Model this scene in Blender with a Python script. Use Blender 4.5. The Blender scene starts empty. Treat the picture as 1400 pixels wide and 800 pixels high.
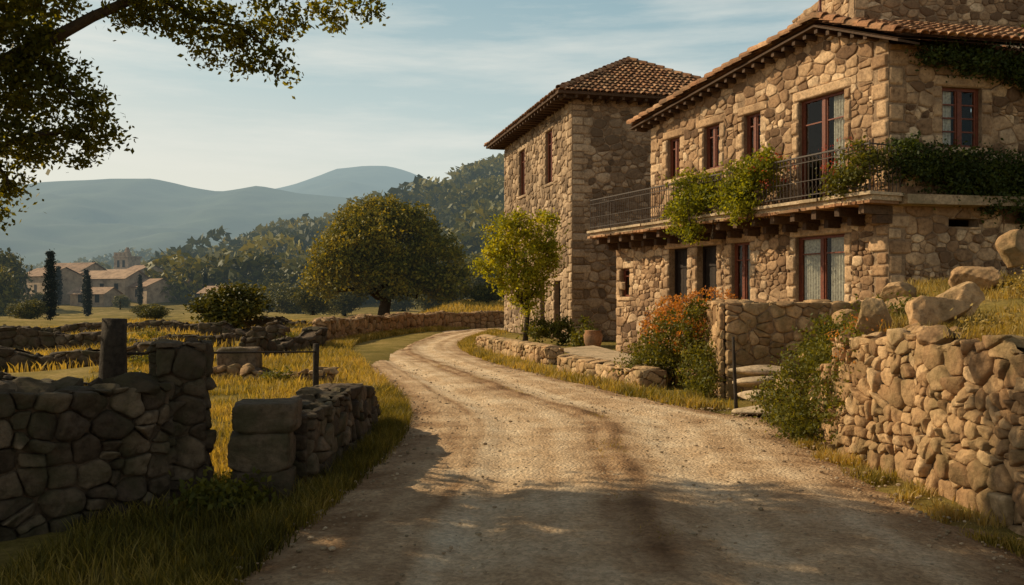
import bpy, math, random
import numpy as np
from mathutils import Vector
R = np.random.default_rng(7)
random.seed(7)
scene = bpy.context.scene
COL = scene.collection
BASE = {}

# ------------------------------------------------------------------ helpers
def sm(a, b, t):
    k = np.clip((np.asarray(t, float) - a) / (b - a), 0, 1)
    return k * k * (3 - 2 * k)

class MB:
    def __init__(s):
        s.v = []; s.n = 0; s.f = {3: [], 4: []}; s.m = {3: [], 4: []}; s.t = []
    def add(s, v, f, tint=0.5, mat=0):
        v = np.asarray(v, float).reshape(-1, 3); f = np.asarray(f, int)
        k = f.shape[1]
        s.v.append(v); s.f[k].append(f + s.n); s.m[k].append(np.full(len(f), mat))
        s.t.append(np.full(len(v), tint) if np.isscalar(tint) else np.asarray(tint, float))
        s.n += len(v)
    def box(s, F, u0, u1, v0, v1, w0, w1, tint=0.5, mat=0, jit=0.0):
        c = np.array([[u, v, w] for u in (u0, u1) for v in (v0, v1) for w in (w0, w1)], float)
        if jit: c += R.uniform(-jit, jit, c.shape)
        s.add(loc(F, c), [[0, 1, 3, 2], [4, 6, 7, 5], [0, 4, 5, 1], [2, 3, 7, 6], [0, 2, 6, 4], [1, 5, 7, 3]], tint, mat)
    def tube(s, pts, rad, seg=8, tint=0.5, mat=0, wob=0.0):
        pts = [np.array(p, float) for p in pts]; rings = []
        for i, p in enumerate(pts):
            d = pts[min(i + 1, len(pts) - 1)] - pts[max(i - 1, 0)]
            d /= np.linalg.norm(d) + 1e-9
            a = np.cross(d, [0.13, 0.21, 1.0] if abs(d[2]) < .95 else [1, 0.1, 0]); a /= np.linalg.norm(a); b = np.cross(d, a)
            th = np.arange(seg) * 2 * math.pi / seg
            r = rad[i] * (1 + wob * R.uniform(-1, 1, seg))
            rings.append(p + (np.cos(th) * r)[:, None] * a + (np.sin(th) * r)[:, None] * b)
        n = len(pts); V = np.vstack(rings + [pts[0][None], pts[-1][None]]); f = []
        for i in range(n - 1):
            for j in range(seg):
                k = (j + 1) % seg
                f.append([i * seg + j, i * seg + k, (i + 1) * seg + k, (i + 1) * seg + j])
        s.add(V, f, tint, mat)
        t0 = s.n - len(V)
        tri = [[n * seg, (j + 1) % seg, j] for j in range(seg)] + [[n * seg + 1, (n - 1) * seg + j, (n - 1) * seg + (j + 1) % seg] for j in range(seg)]
        s.f[3].append(np.array(tri) + t0); s.m[3].append(np.full(len(tri), mat))
    def build(s, name, mats, parent=None, base=None, smooth=False, label=None, category=None, kind=None, group=None):
        V = np.vstack(s.v)
        if parent is not None: b = BASE[parent.name]
        else: b = np.array(base if base is not None else (0, 0, 0), float)
        me = bpy.data.meshes.new(name)
        me.vertices.add(len(V)); me.vertices.foreach_set("co", (V - b).astype(np.float32).ravel())
        f3 = np.vstack(s.f[3]) if s.f[3] else np.zeros((0, 3), int)
        f4 = np.vstack(s.f[4]) if s.f[4] else np.zeros((0, 4), int)
        nl = f3.size + f4.size
        me.loops.add(nl); me.loops.foreach_set("vertex_index", np.concatenate([f3.ravel(), f4.ravel()]).astype(np.int32))
        me.polygons.add(len(f3) + len(f4))
        st = np.concatenate([np.arange(len(f3)) * 3, f3.size + np.arange(len(f4)) * 4]).astype(np.int32)
        me.polygons.foreach_set("loop_start", st)
        mi = np.concatenate(([np.concatenate(s.m[3])] if s.m[3] else []) + ([np.concatenate(s.m[4])] if s.m[4] else [])).astype(np.int32)
        me.polygons.foreach_set("material_index", mi)
        me.polygons.foreach_set("use_smooth", np.full(len(mi), smooth))
        me.update(calc_edges=True)
        a = me.attributes.new("tint", 'FLOAT', 'POINT'); a.data.foreach_set("value", np.concatenate(s.t).astype(np.float32))
        for m in (mats if isinstance(mats, (list, tuple)) else [mats]): me.materials.append(m)
        me.validate()
        o = bpy.data.objects.new(name, me); COL.objects.link(o)
        BASE[o.name] = b
        if parent is not None: o.parent = parent
        else: o.location = b
        tag(o, label, category, kind, group)
        return o

def tag(o, label=None, category=None, kind=None, group=None):
    if label: o["label"] = label
    if category: o["category"] = category
    if kind: o["kind"] = kind
    if group: o["group"] = group

def empty(name, base, label, category, group=None):
    o = bpy.data.objects.new(name, None); COL.objects.link(o); o.location = base
    BASE[o.name] = np.array(base, float); tag(o, label, category, None, group)
    return o

def loc(F, c):
    O, d, n = F
    c = np.asarray(c, float)
    return np.stack([O[0] + c[:, 0] * d[0] + c[:, 2] * n[0], O[1] + c[:, 0] * d[1] + c[:, 2] * n[1], c[:, 1]], 1)

def frame(O, d, left=True):
    d = np.array(d, float); d /= np.linalg.norm(d)
    n = np.array([-d[1], d[0]]) if left else np.array([d[1], -d[0]])
    return (np.array(O, float), d, n)

def wn(p, f=1.0, s=0.0):
    p = np.asarray(p) * f + s
    x, y, z = p[:, 0], p[:, 1], p[:, 2]
    return (np.sin(1.7 * x + 2.3 * y + 1.1) + np.sin(2.9 * y - 1.3 * z + 2.0) + np.sin(2.2 * z + 1.9 * x + .7) + .6 * np.sin(4.7 * x - 3.9 * y + 3.1 * z) + .5 * np.sin(7.3 * y + 6.1 * z - 5.2 * x)) / 4.1

# ------------------------------------------------------------------ node materials
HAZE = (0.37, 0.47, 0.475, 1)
def nmat(name):
    m = bpy.data.materials.new(name); m.use_nodes = True
    nt = m.node_tree
    for n in list(nt.nodes): nt.nodes.remove(n)
    out = nt.nodes.new("ShaderNodeOutputMaterial")
    return m, nt, out
def N(nt, t, **k):
    n = nt.nodes.new(t)
    for a, b in k.items(): setattr(n, a, b)
    return n
def ramp(nt, cols):
    r = nt.nodes.new("ShaderNodeValToRGB"); e = r.color_ramp.elements
    while len(e) < len(cols): e.new(0.5)
    for i, (p, c) in enumerate(cols):
        e[i].position = p; e[i].color = (*c, 1) if len(c) == 3 else c
    return r
def coords(nt, scale=(1, 1, 1)):
    g = N(nt, "ShaderNodeNewGeometry"); mp = N(nt, "ShaderNodeMapping"); mp.inputs["Scale"].default_value = scale
    nt.links.new(g.outputs["Position"], mp.inputs["Vector"]); return mp.outputs[0], g
def noise(nt, vec, scale, detail=4, rough=.6):
    n = N(nt, "ShaderNodeTexNoise"); n.inputs["Scale"].default_value = scale; n.inputs["Detail"].default_value = detail; n.inputs["Roughness"].default_value = rough
    nt.links.new(vec, n.inputs["Vector"]); return n.outputs["Fac"]
def mixc(nt, fac, a, b, mode='MIX'):
    n = N(nt, "ShaderNodeMix"); n.data_type = 'RGBA'; n.blend_type = mode
    for i, v in ((0, fac), (6, a), (7, b)):
        if hasattr(v, "links"): nt.links.new(v, n.inputs[i])
        elif i == 0: n.inputs[0].default_value = v
        else: n.inputs[i].default_value = (*v, 1)
    return n.outputs[2]
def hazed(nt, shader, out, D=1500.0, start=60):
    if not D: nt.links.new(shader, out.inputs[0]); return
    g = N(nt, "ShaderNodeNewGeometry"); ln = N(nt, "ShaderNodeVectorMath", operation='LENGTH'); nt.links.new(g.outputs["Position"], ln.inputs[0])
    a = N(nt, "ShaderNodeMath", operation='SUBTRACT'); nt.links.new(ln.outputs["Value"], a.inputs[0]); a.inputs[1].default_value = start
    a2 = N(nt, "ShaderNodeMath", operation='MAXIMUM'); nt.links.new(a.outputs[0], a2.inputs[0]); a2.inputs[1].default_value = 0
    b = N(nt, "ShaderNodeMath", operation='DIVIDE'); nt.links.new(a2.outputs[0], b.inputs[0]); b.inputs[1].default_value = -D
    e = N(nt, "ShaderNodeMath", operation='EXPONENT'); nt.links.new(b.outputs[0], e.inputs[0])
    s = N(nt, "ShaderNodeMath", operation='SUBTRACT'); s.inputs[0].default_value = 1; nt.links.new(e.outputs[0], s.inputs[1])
    em = N(nt, "ShaderNodeEmission"); em.inputs[0].default_value = HAZE  # airlight painted in as emission, growing with distance from the origin
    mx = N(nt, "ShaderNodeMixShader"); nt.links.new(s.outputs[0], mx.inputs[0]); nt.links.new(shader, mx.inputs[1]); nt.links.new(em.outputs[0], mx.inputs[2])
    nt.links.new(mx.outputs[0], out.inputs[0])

def surf(name, cols, nscale=3.0, bump=.3, bscale=20, rough=.9, stain=None, stain_scale=.5, tintmix=.7, D=0, bdist=.02, spec=.2):
    m, nt, out = nmat(name); vec, g = coords(nt)
    at = N(nt, "ShaderNodeAttribute", attribute_name="tint")
    n1 = noise(nt, vec, nscale, 6, .65)
    ma = N(nt, "ShaderNodeMath", operation='MULTIPLY'); nt.links.new(at.outputs["Fac"], ma.inputs[0]); ma.inputs[1].default_value = tintmix
    mb = N(nt, "ShaderNodeMath", operation='MULTIPLY_ADD'); nt.links.new(n1, mb.inputs[0]); mb.inputs[1].default_value = 1 - tintmix; nt.links.new(ma.outputs[0], mb.inputs[2])
    r = ramp(nt, cols); nt.links.new(mb.outputs[0], r.inputs[0]); c = r.outputs[0]
    n3 = noise(nt, vec, bscale * .6, 5, .7)
    rr = ramp(nt, [(.3, (.45, .41, .38)), (.5, (.97, .95, .93)), (.68, (1.28, 1.25, 1.2))]); nt.links.new(n3, rr.inputs[0])
    c = mixc(nt, 1.0, c, rr.outputs[0], 'MULTIPLY')
    if stain:
        n2 = noise(nt, vec, stain_scale, 5, .6); r2 = ramp(nt, [(.45, (0, 0, 0)), (.64, (.72, .72, .72))]); nt.links.new(n2, r2.inputs[0])
        c = mixc(nt, r2.outputs[0], c, stain)
    b = N(nt, "ShaderNodeBsdfPrincipled"); nt.links.new(c, b.inputs["Base Color"]); b.inputs["Roughness"].default_value = rough
    b.inputs["Specular IOR Level"].default_value = spec
    if bump:
        nb = noise(nt, vec, bscale, 8, .7); bp = N(nt, "ShaderNodeBump"); bp.inputs["Strength"].default_value = bump; bp.inputs["Distance"].default_value = bdist
        nt.links.new(nb, bp.inputs["Height"]); nt.links.new(bp.outputs[0], b.inputs["Normal"])
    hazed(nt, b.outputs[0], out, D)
    return m

def leafmat(name, cols, trans=.45, D=0, rough=.6):
    m, nt, out = nmat(name); at = N(nt, "ShaderNodeAttribute", attribute_name="tint")
    r = ramp(nt, cols); nt.links.new(at.outputs["Fac"], r.inputs[0])
    b = N(nt, "ShaderNodeBsdfPrincipled"); nt.links.new(r.outputs[0], b.inputs["Base Color"]); b.inputs["Roughness"].default_value = rough; b.inputs["Specular IOR Level"].default_value = .25
    t = N(nt, "ShaderNodeBsdfTranslucent")
    tc = mixc(nt, 1.0, r.outputs[0], (1.7, 1.45, .45), 'MULTIPLY'); nt.links.new(tc, t.inputs[0])
    mx = N(nt, "ShaderNodeMixShader"); mx.inputs[0].default_value = trans
    nt.links.new(b.outputs[0], mx.inputs[1]); nt.links.new(t.outputs[0], mx.inputs[2])
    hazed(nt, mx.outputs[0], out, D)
    return m

STONE_W = surf("house_stone", [(.0, (.075, .042, .026)), (.22, (.17, .098, .054)), (.45, (.37, .225, .125)), (.72, (.55, .365, .215)), (1, (.76, .57, .38))], 2.5, .9, 20, stain=(.17, .098, .055), stain_scale=.9, tintmix=.76)
MORTAR = surf("lime_mortar", [(0, (.17, .108, .065)), (.5, (.32, .215, .133)), (1, (.48, .345, .225))], 3, .9, 26, stain=(.13, .083, .05), stain_scale=.8, tintmix=.2)
EARTHJ = surf("dark_earth_joint", [(0, (.06, .04, .025)), (1, (.16, .11, .07))], 3, .7, 30, tintmix=.2)  # plain dark colour for the joints between dry stones
STONE_T = surf("tower_stone", [(.0, (.085, .055, .036)), (.28, (.21, .14, .086)), (.55, (.39, .27, .17)), (1, (.62, .46, .31))], 2.5, .9, 20, stain=(.15, .1, .062), stain_scale=.6, tintmix=.76)
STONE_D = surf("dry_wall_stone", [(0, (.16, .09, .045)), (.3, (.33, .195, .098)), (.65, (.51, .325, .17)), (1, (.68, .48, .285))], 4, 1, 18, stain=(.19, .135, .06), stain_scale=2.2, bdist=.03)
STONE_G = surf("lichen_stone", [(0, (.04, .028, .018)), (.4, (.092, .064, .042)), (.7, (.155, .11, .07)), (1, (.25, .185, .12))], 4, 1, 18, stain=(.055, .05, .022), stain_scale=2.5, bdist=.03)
SLAB = surf("worn_slab_stone", [(0, (.28, .2, .12)), (.5, (.46, .34, .22)), (1, (.62, .48, .33))], 4, .6, 26, stain=(.18, .14, .08), stain_scale=2)
TILE = surf("clay_tile", [(0, (.12, .06, .035)), (.35, (.29, .14, .072)), (.65, (.46, .24, .125)), (1, (.62, .4, .24))], 4, .4, 30, stain=(.14, .095, .055), stain_scale=1.3)
WOOD = surf("old_timber", [(0, (.035, .02, .012)), (.6, (.09, .05, .028)), (1, (.15, .09, .05))], 6, .5, 30, rough=.75)
WOODG = surf("weathered_post", [(0, (.02, .015, .012)), (.6, (.05, .038, .028)), (1, (.09, .07, .05))], 6, .8, 30, rough=.9)
FRAME = surf("red_brown_paint", [(0, (.1, .024, .012)), (.6, (.17, .045, .02)), (1, (.23, .068, .032))], 6, .2, 30, rough=.5, spec=.3)
DOORW = surf("dark_door_wood", [(0, (.012, .008, .006)), (1, (.035, .022, .015))], 6, .3, 30, rough=.6)
DARKROOM = surf("painted_dark_room", [(0, (.012, .01, .008)), (1, (.025, .02, .015))], 2, 0, 8)  # near-black colour paints the darkness of unlit rooms behind the panes
IRON = surf("rusty_iron", [(0, (.03, .02, .015)), (1, (.09, .055, .035))], 8, .2, 60, rough=.6, spec=.5)
CURT = surf("linen_curtain", [(0, (.6, .55, .46)), (1, (.8, .76, .68))], 6, 0, 30, rough=.9, spec=.1)
BARK = surf("bark", [(0, (.025, .017, .011)), (.6, (.07, .048, .03)), (1, (.13, .095, .06))], 7, .9, 24)
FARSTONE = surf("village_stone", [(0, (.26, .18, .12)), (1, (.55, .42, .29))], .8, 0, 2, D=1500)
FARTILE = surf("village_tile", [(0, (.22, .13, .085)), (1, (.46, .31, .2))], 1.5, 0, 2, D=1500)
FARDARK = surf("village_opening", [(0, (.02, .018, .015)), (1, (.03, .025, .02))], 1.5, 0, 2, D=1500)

def glass():
    m, nt, out = nmat("window_glass")
    a = N(nt, "ShaderNodeBsdfTransparent"); a.inputs[0].default_value = (.75, .77, .75, 1)
    g = N(nt, "ShaderNodeBsdfGlossy"); g.inputs["Roughness"].default_value = .04
    lw = N(nt, "ShaderNodeLayerWeight"); lw.inputs[0].default_value = .3
    pw = N(nt, "ShaderNodeMath", operation='MULTIPLY_ADD'); nt.links.new(lw.outputs["Facing"], pw.inputs[0]); pw.inputs[1].default_value = .07; pw.inputs[2].default_value = .015
    mx = N(nt, "ShaderNodeMixShader"); nt.links.new(pw.outputs[0], mx.inputs[0]); nt.links.new(a.outputs[0], mx.inputs[1]); nt.links.new(g.outputs[0], mx.inputs[2])
    nt.links.new(mx.outputs[0], out.inputs[0]); return m
GLASS = glass()

LEAF_OAK = leafmat("oak_leaf", [(0, (.03, .036, .005)), (.5, (.095, .098, .012)), (1, (.24, .21, .028))], .6)
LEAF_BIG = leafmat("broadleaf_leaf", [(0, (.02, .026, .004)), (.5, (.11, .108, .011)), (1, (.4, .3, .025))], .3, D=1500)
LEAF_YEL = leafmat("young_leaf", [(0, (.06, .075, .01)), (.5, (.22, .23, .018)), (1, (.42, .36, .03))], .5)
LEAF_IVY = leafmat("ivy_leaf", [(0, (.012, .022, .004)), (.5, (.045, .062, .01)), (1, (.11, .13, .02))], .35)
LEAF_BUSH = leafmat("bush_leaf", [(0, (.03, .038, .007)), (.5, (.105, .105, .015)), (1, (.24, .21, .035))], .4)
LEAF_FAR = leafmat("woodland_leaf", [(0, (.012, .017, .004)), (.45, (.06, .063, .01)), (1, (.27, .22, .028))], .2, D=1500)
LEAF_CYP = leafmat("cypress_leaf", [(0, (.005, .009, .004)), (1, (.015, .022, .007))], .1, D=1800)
FLOWER_O = leafmat("orange_flower", [(0, (.22, .08, .02)), (.5, (.45, .17, .035)), (1, (.58, .28, .07))], .4)
FLOWER_R = leafmat("red_flower", [(0, (.35, .03, .02)), (1, (.55, .12, .08))], .3)
GRASS = leafmat("grass_blade", [(0, (.055, .05, .009)), (.35, (.15, .125, .022)), (.62, (.34, .25, .065)), (1, (.5, .35, .14))], .4)
GRASSF = leafmat("dry_grass_blade", [(0, (.16, .12, .028)), (.5, (.38, .27, .08)), (1, (.56, .39, .17))], .4)

def ground_mat():
    m, nt, out = nmat("grass_and_soil"); vec, g = coords(nt)
    big = noise(nt, vec, .12, 6, .6); mid = noise(nt, vec, 1.1, 6, .65); fine = noise(nt, vec, 14, 8, .75)
    r1 = ramp(nt, [(.3, (.09, .08, .018)), (.5, (.21, .165, .042)), (.62, (.36, .26, .1)), (.75, (.44, .31, .16))]); nt.links.new(mid, r1.inputs[0])
    r2 = ramp(nt, [(.35, (.11, .095, .023)), (.5, (.28, .21, .062)), (.65, (.48, .34, .14))]); nt.links.new(big, r2.inputs[0])
    c = mixc(nt, .5, r1.outputs[0], r2.outputs[0])
    r3 = ramp(nt, [(.3, (.5, .5, .45)), (.7, (1.25, 1.2, 1.15))]); nt.links.new(fine, r3.inputs[0])
    c = mixc(nt, 1.0, c, r3.outputs[0], 'MULTIPLY')
    # darker scrub soil on the hill farther away
    sp = N(nt, "ShaderNodeSeparateXYZ"); nt.links.new(g.outputs["Position"], sp.inputs[0])
    mr = N(nt, "ShaderNodeMapRange"); mr.inputs[1].default_value = 100; mr.inputs[2].default_value = 170; nt.links.new(sp.outputs[1], mr.inputs[0])
    sc = mixc(nt, 1.0, c, (.42, .46, .4), 'MULTIPLY'); c = mixc(nt, mr.outputs[0], c, sc)
    b = N(nt, "ShaderNodeBsdfPrincipled"); nt.links.new(c, b.inputs["Base Color"]); b.inputs["Roughness"].default_value = 1; b.inputs["Specular IOR Level"].default_value = .05
    bp = N(nt, "ShaderNodeBump"); bp.inputs["Strength"].default_value = .8; bp.inputs["Distance"].default_value = .05
    nt.links.new(fine, bp.inputs["Height"]); nt.links.new(bp.outputs[0], b.inputs["Normal"])
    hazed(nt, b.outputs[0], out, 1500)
    return m
GROUND = ground_mat()

def road_mat():
    m, nt, out = nmat("gravel_dirt"); vec, g = coords(nt)
    at = N(nt, "ShaderNodeAttribute", attribute_name="tint")
    n1 = noise(nt, vec, 1.1, 7, .7); fine = noise(nt, vec, 26, 8, .8)
    ma = N(nt, "ShaderNodeMath", operation='MULTIPLY_ADD'); nt.links.new(n1, ma.inputs[0]); ma.inputs[1].default_value = 1.3; nt.links.new(at.outputs["Fac"], ma.inputs[2])
    mb = N(nt, "ShaderNodeMath", operation='SUBTRACT'); nt.links.new(ma.outputs[0], mb.inputs[0]); mb.inputs[1].default_value = .67
    r = ramp(nt, [(.0, (.2, .11, .053)), (.25, (.38, .23, .122)), (.5, (.62, .425, .255)), (.75, (.8, .61, .41)), (1, (.88, .73, .53))]); nt.links.new(mb.outputs[0], r.inputs[0])
    v = N(nt, "ShaderNodeTexVoronoi"); v.inputs["Scale"].default_value = 30; nt.links.new(vec, v.inputs["Vector"])
    rv = ramp(nt, [(0, (.55, .5, .46)), (.5, (.95, .95, .95)), (1, (1.3, 1.27, 1.22))]); nt.links.new(v.outputs["Color"], rv.inputs[0])
    c = mixc(nt, .5, r.outputs[0], mixc(nt, 1.0, r.outputs[0], rv.outputs[0], 'MULTIPLY'))
    r3 = ramp(nt, [(.33, (.5, .46, .42)), (.55, (1.05, 1.04, 1.03))]); nt.links.new(fine, r3.inputs[0])
    c = mixc(nt, .7, c, mixc(nt, 1.0, c, r3.outputs[0], 'MULTIPLY'))
    b = N(nt, "ShaderNodeBsdfPrincipled"); nt.links.new(c, b.inputs["Base Color"]); b.inputs["Roughness"].default_value = .95; b.inputs["Specular IOR Level"].default_value = .15
    v2 = N(nt, "ShaderNodeMath", operation='MULTIPLY_ADD'); nt.links.new(v.outputs["Distance"], v2.inputs[0]); v2.inputs[1].default_value = -.8; nt.links.new(fine, v2.inputs[2])
    n4 = noise(nt, vec, 5, 6, .65); v3 = N(nt, "ShaderNodeMath", operation='MULTIPLY_ADD'); nt.links.new(n4, v3.inputs[0]); v3.inputs[1].default_value = 1.6; nt.links.new(v2.outputs[0], v3.inputs[2])
    bp = N(nt, "ShaderNodeBump"); bp.inputs["Strength"].default_value = .9; bp.inputs["Distance"].default_value = .035
    nt.links.new(v3.outputs[0], bp.inputs["Height"]); nt.links.new(bp.outputs[0], b.inputs["Normal"])
    nt.links.new(b.outputs[0], out.inputs[0]); return m
ROAD = road_mat()

# ------------------------------------------------------------------ terrain
RX = [-400, -190, -140, -107, -80, -53, -21, 0, 60, 160, 400]
RZ = [0, 0, 2, 7, 17, 26, 37, 41, 48, 46, 20]
def height(x, y):
    x = np.asarray(x, float); y = np.asarray(y, float)
    h = np.full(x.shape, -.02)
    h = h - 2.6 * sm(70, 200, y) * (1 - sm(-60, -10, x))
    h = h + 2.1 * np.exp(-((x + 60) / 22) ** 2 - ((y - 133) / 24) ** 2)
    h = h + np.interp(x, RX, RZ) * sm(105, 330, y) * (1 - sm(360, 700, y))
    h = h + 1.3 * sm(-9, -4, x) * sm(52, 72, y)
    h = h + 20 * np.exp(-((x + 190) / 70) ** 2 - ((y - 470) / 80) ** 2)
    h = h - 20 * sm(600, 1200, y)
    lf = 1 - sm(-9, -5.5, x)
    h = h + lf * (.12 * np.sin(x * .7 + y * .33) + .1 * np.sin(y * .9 - x * .3)) * sm(6, 14, y)
    h = h + (1 - sm(-4.2, -3.0, x)) * .12 * sm(7, 9, y)
    a = (1.32 + np.minimum(.17 * (x - 4), 1.2)) * sm(3.98, 4.2, x) * (1 - sm(11.0, 11.5, y))
    b = 1.95 * sm(4.5, 7.0, x) * sm(10.6, 11.0, y) * (1 - sm(15.3, 15.8, y))
    c = 1.45 * sm(3.9, 4.1, x - (y - 15.5) * .07) * sm(15.55, 15.75, y) * (1 - sm(24, 27, y))
    bank = np.maximum(np.maximum(a, b), c) * (1 - sm(24, 60, x))
    bank = bank + np.where(bank > .5, .05 * np.sin(x * 3 + y * 2) + .04 * np.sin(y * 4.1 - x), 0)
    return h + bank

def axis(lo, hi, st, far, g):
    a = list(np.arange(lo, hi + 1e-6, st)); s = st; x = hi
    while x < far: s *= g; x += s; a.append(x)
    return a
xs = axis(-12, 12, .13, 8000, 1.09)
l = []; s = .13; x = -12
while x > -8000: s *= 1.09; x -= s; l.append(x)
xs = np.array(l[::-1] + xs)
ys = axis(-4, 34, .17, 9000, 1.05)
l = []; s = .3; x = -4
while x > -60: s *= 1.3; x -= s; l.append(x)
ys = np.array(l[::-1] + ys)
gx, gy = np.meshgrid(xs, ys); gz = height(gx, gy)
nx, ny = len(xs), len(ys)
idx = np.arange(nx * ny).reshape(ny, nx)
fq = np.stack([idx[:-1, :-1], idx[:-1, 1:], idx[1:, 1:], idx[1:, :-1]], -1).reshape(-1, 4)
mb = MB(); mb.add(np.stack([gx, gy, gz], -1).reshape(-1, 3), fq)
mb.build("ground", GROUND, smooth=True, kind="structure", label="grassy earth ground with dry patches and terraces")

# road
Ls = [(-2.3, -3), (-2.0, 1), (-1.8, 4), (-1.6, 7), (-1.45, 10), (-1.6, 12.5), (-2.0, 15), (-3.0, 19), (-4.1, 23), (-5.3, 28), (-5.7, 33), (-5.4, 38), (-4.6, 43), (-2.9, 49), (1, 54.5), (7, 58)]
Rs = [(3.6, -3), (3.5, 1), (3.4, 4), (3.35, 7), (3.4, 10), (3.75, 12.0), (2.6, 14.2), (1.1, 18.6), (-.3, 23), (-1.35, 28), (-1.9, 33), (-1.8, 38), (-1.4, 43), (-.6, 48.3), (2.3, 51.4), (8, 54)]
def catmull(P, n):
    P = np.array(P, float); k = len(P) - 1; out = []
    Q = np.vstack([2 * P[0] - P[1], P, 2 * P[-1] - P[-2]])
    for t in np.linspace(0, k - 1e-6, n):
        i = int(t); u = t - i; a, b, c, d = Q[i:i + 4]
        out.append(.5 * (2 * b + (c - a) * u + (2 * a - 5 * b + 4 * c - d) * u * u + (3 * b - 3 * c + d - a) * u ** 3))
    return np.array(out)
NS = 620; NA = 90
Lc, Rc = catmull(Ls, NS), catmull(Rs, NS)
EDGE_L, EDGE_R = Lc.copy(), Rc.copy()
t = np.linspace(-.06, 1.06, NA)
P = Lc[:, None, :] * (1 - t)[None, :, None] + Rc[:, None, :] * t[None, :, None]
T = np.broadcast_to(t, P.shape[:2]); Yc = P[..., 1]
edge = .012 * np.sin(P[..., 1] * 2.3) + .012 * np.sin(P[..., 1] * 5.1 + 1) + .008 * np.sin(P[..., 1] * 11)
te = np.minimum(T + edge, 1 - T + edge)
mean = .015 * np.sin(Yc * .5) + .006 * np.sin(Yc * 2.1)
def gb(c, w): return np.exp(-((T + mean - c) / w) ** 2)
streak = np.sin(T * 61 + .8 * np.sin(Yc * .7)) * .5 + np.sin(T * 113 + 1.3 * np.sin(Yc * .45 + 1)) * .35 + np.sin(T * 31 + Yc * .12)*.5
track = gb(.27, .07) + gb(.66, .08) + .45 * gb(.40, .04) + .5 * gb(.86, .05)
zz = .035 * sm(-.02, .1, te) + .02 * np.sin(math.pi * np.clip(T, 0, 1)) - .035 * (gb(.27, .05) + gb(.66, .06)) + .03 * gb(.53, .03) * (.6 + .4 * np.sin(Yc * 3)) + .005 * streak
zz = np.where(te < 0, -.02 + te * 1.2, zz) + .006 * np.sin(P[..., 0] * 9 + Yc * 7) * np.sin(Yc * 5 - P[..., 0] * 3) + .004 * np.sin(P[..., 0] * 23 + Yc * 11) * np.sin(Yc * 17 - P[..., 0] * 9)
brk = .5 + .5 * np.sin(Yc * 1.3 + 2 * np.sin(Yc * .37)) * np.sin(Yc * 3.7 + T * 9)
tint = .46 + .26 * track + .08 * streak - (.16 + .3 * brk) * gb(.53, .022) * sm(4, 10, Yc + 3) - .2 * brk * gb(.475, .012) - .2 * gb(.2, .012) - .24 * (1 - sm(0, .12, te))
idx = np.arange(NS * NA).reshape(NS, NA)
fq = np.stack([idx[:-1, :-1], idx[:-1, 1:], idx[1:, 1:], idx[1:, :-1]], -1).reshape(-1, 4)
mb = MB(); mb.add(np.concatenate([P, zz[..., None]], -1).reshape(-1, 3), fq, tint.ravel())
mb.build("road", ROAD, smooth=True, kind="structure", label="pale winding gravel dirt road with wheel ruts")

# ------------------------------------------------------------------ rocks and masonry
import bmesh
def icom(k):
    bm = bmesh.new(); bmesh.ops.create_icosphere(bm, subdivisions=k, radius=1)
    a = np.array([v.co[:] for v in bm.verts]); f = np.array([[v.index for v in g.verts] for g in bm.faces]); bm.free(); return a, f
ICO_V, ICO_F = icom(3); IC1_V, IC1_F = icom(1); IC4_V, IC4_F = icom(5)

def rock(mb, c, size, tint=.5, mat=0, cuts=9, rotz=None, hi=False):
    v = (IC4_V if hi else ICO_V).copy()
    for _ in range(cuts):
        n = R.normal(size=3); n /= np.linalg.norm(n); d = R.uniform(.5, .85)
        k = np.maximum(v @ n - d, 0); v -= (k * .95)[:, None] * n
    s = R.uniform(0, 50)
    v *= (1 + .07 * wn(v, 2.2, s) + (.025 * wn(v, 6, s) + .012 * wn(v, 14, s) if hi else 0))[:, None]
    v *= np.array(size)
    a = R.uniform(0, 6.28) if rotz is None else rotz
    ca, sa = math.cos(a), math.sin(a)
    v = v @ np.array([[ca, sa, 0], [-sa, ca, 0], [0, 0, 1]])
    mb.add(v + np.array(c), IC4_F if hi else ICO_F, tint, mat)

G = {}
def patch(mb, F, q, depth, tint, n=6, mat=0, rnd=.45, w0=0.0):
    if n not in G:
        a = np.linspace(-1, 1, n); A, B = np.meshgrid(a, a)
        i = np.arange(n * n).reshape(n, n)
        G[n] = (A.ravel(), B.ravel(), np.stack([i[:-1, :-1], i[:-1, 1:], i[1:, 1:], i[1:, :-1]], -1).reshape(-1, 4))
    A, B, f = G[n]
    A = np.sign(A) * np.abs(A) ** .6; B = np.sign(B) * np.abs(B) ** .6
    a = A * np.sqrt(1 - rnd * B * B / 2); b = B * np.sqrt(1 - rnd * A * A / 2)
    q = np.array(q, float)
    wts = [(1 - a) * (1 - b) / 4, (1 + a) * (1 - b) / 4, (1 + a) * (1 + b) / 4, (1 - a) * (1 + b) / 4]
    uv = sum(w[:, None] * q[i] for i, w in enumerate(wts))
    m = np.maximum(np.abs(A), np.abs(B))
    w = depth * (1 - .5 * m ** 8) * (1 + .15 * R.uniform(-1, 1) * a + .15 * R.uniform(-1, 1) * b)
    s = R.uniform(0, 30); p = np.stack([uv[:, 0], uv[:, 1], w], 1)
    w = w + depth * .12 * wn(p, 9, s)
    w = np.where(m > .99, -.03, w)
    uv2 = uv + .01 * np.stack([wn(p, 8, s + 3), wn(p, 8, s + 9)], 1)
    mb.add(loc(F, np.stack([uv2[:, 0], uv2[:, 1], w + w0], 1)), f, tint, mat)

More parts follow.
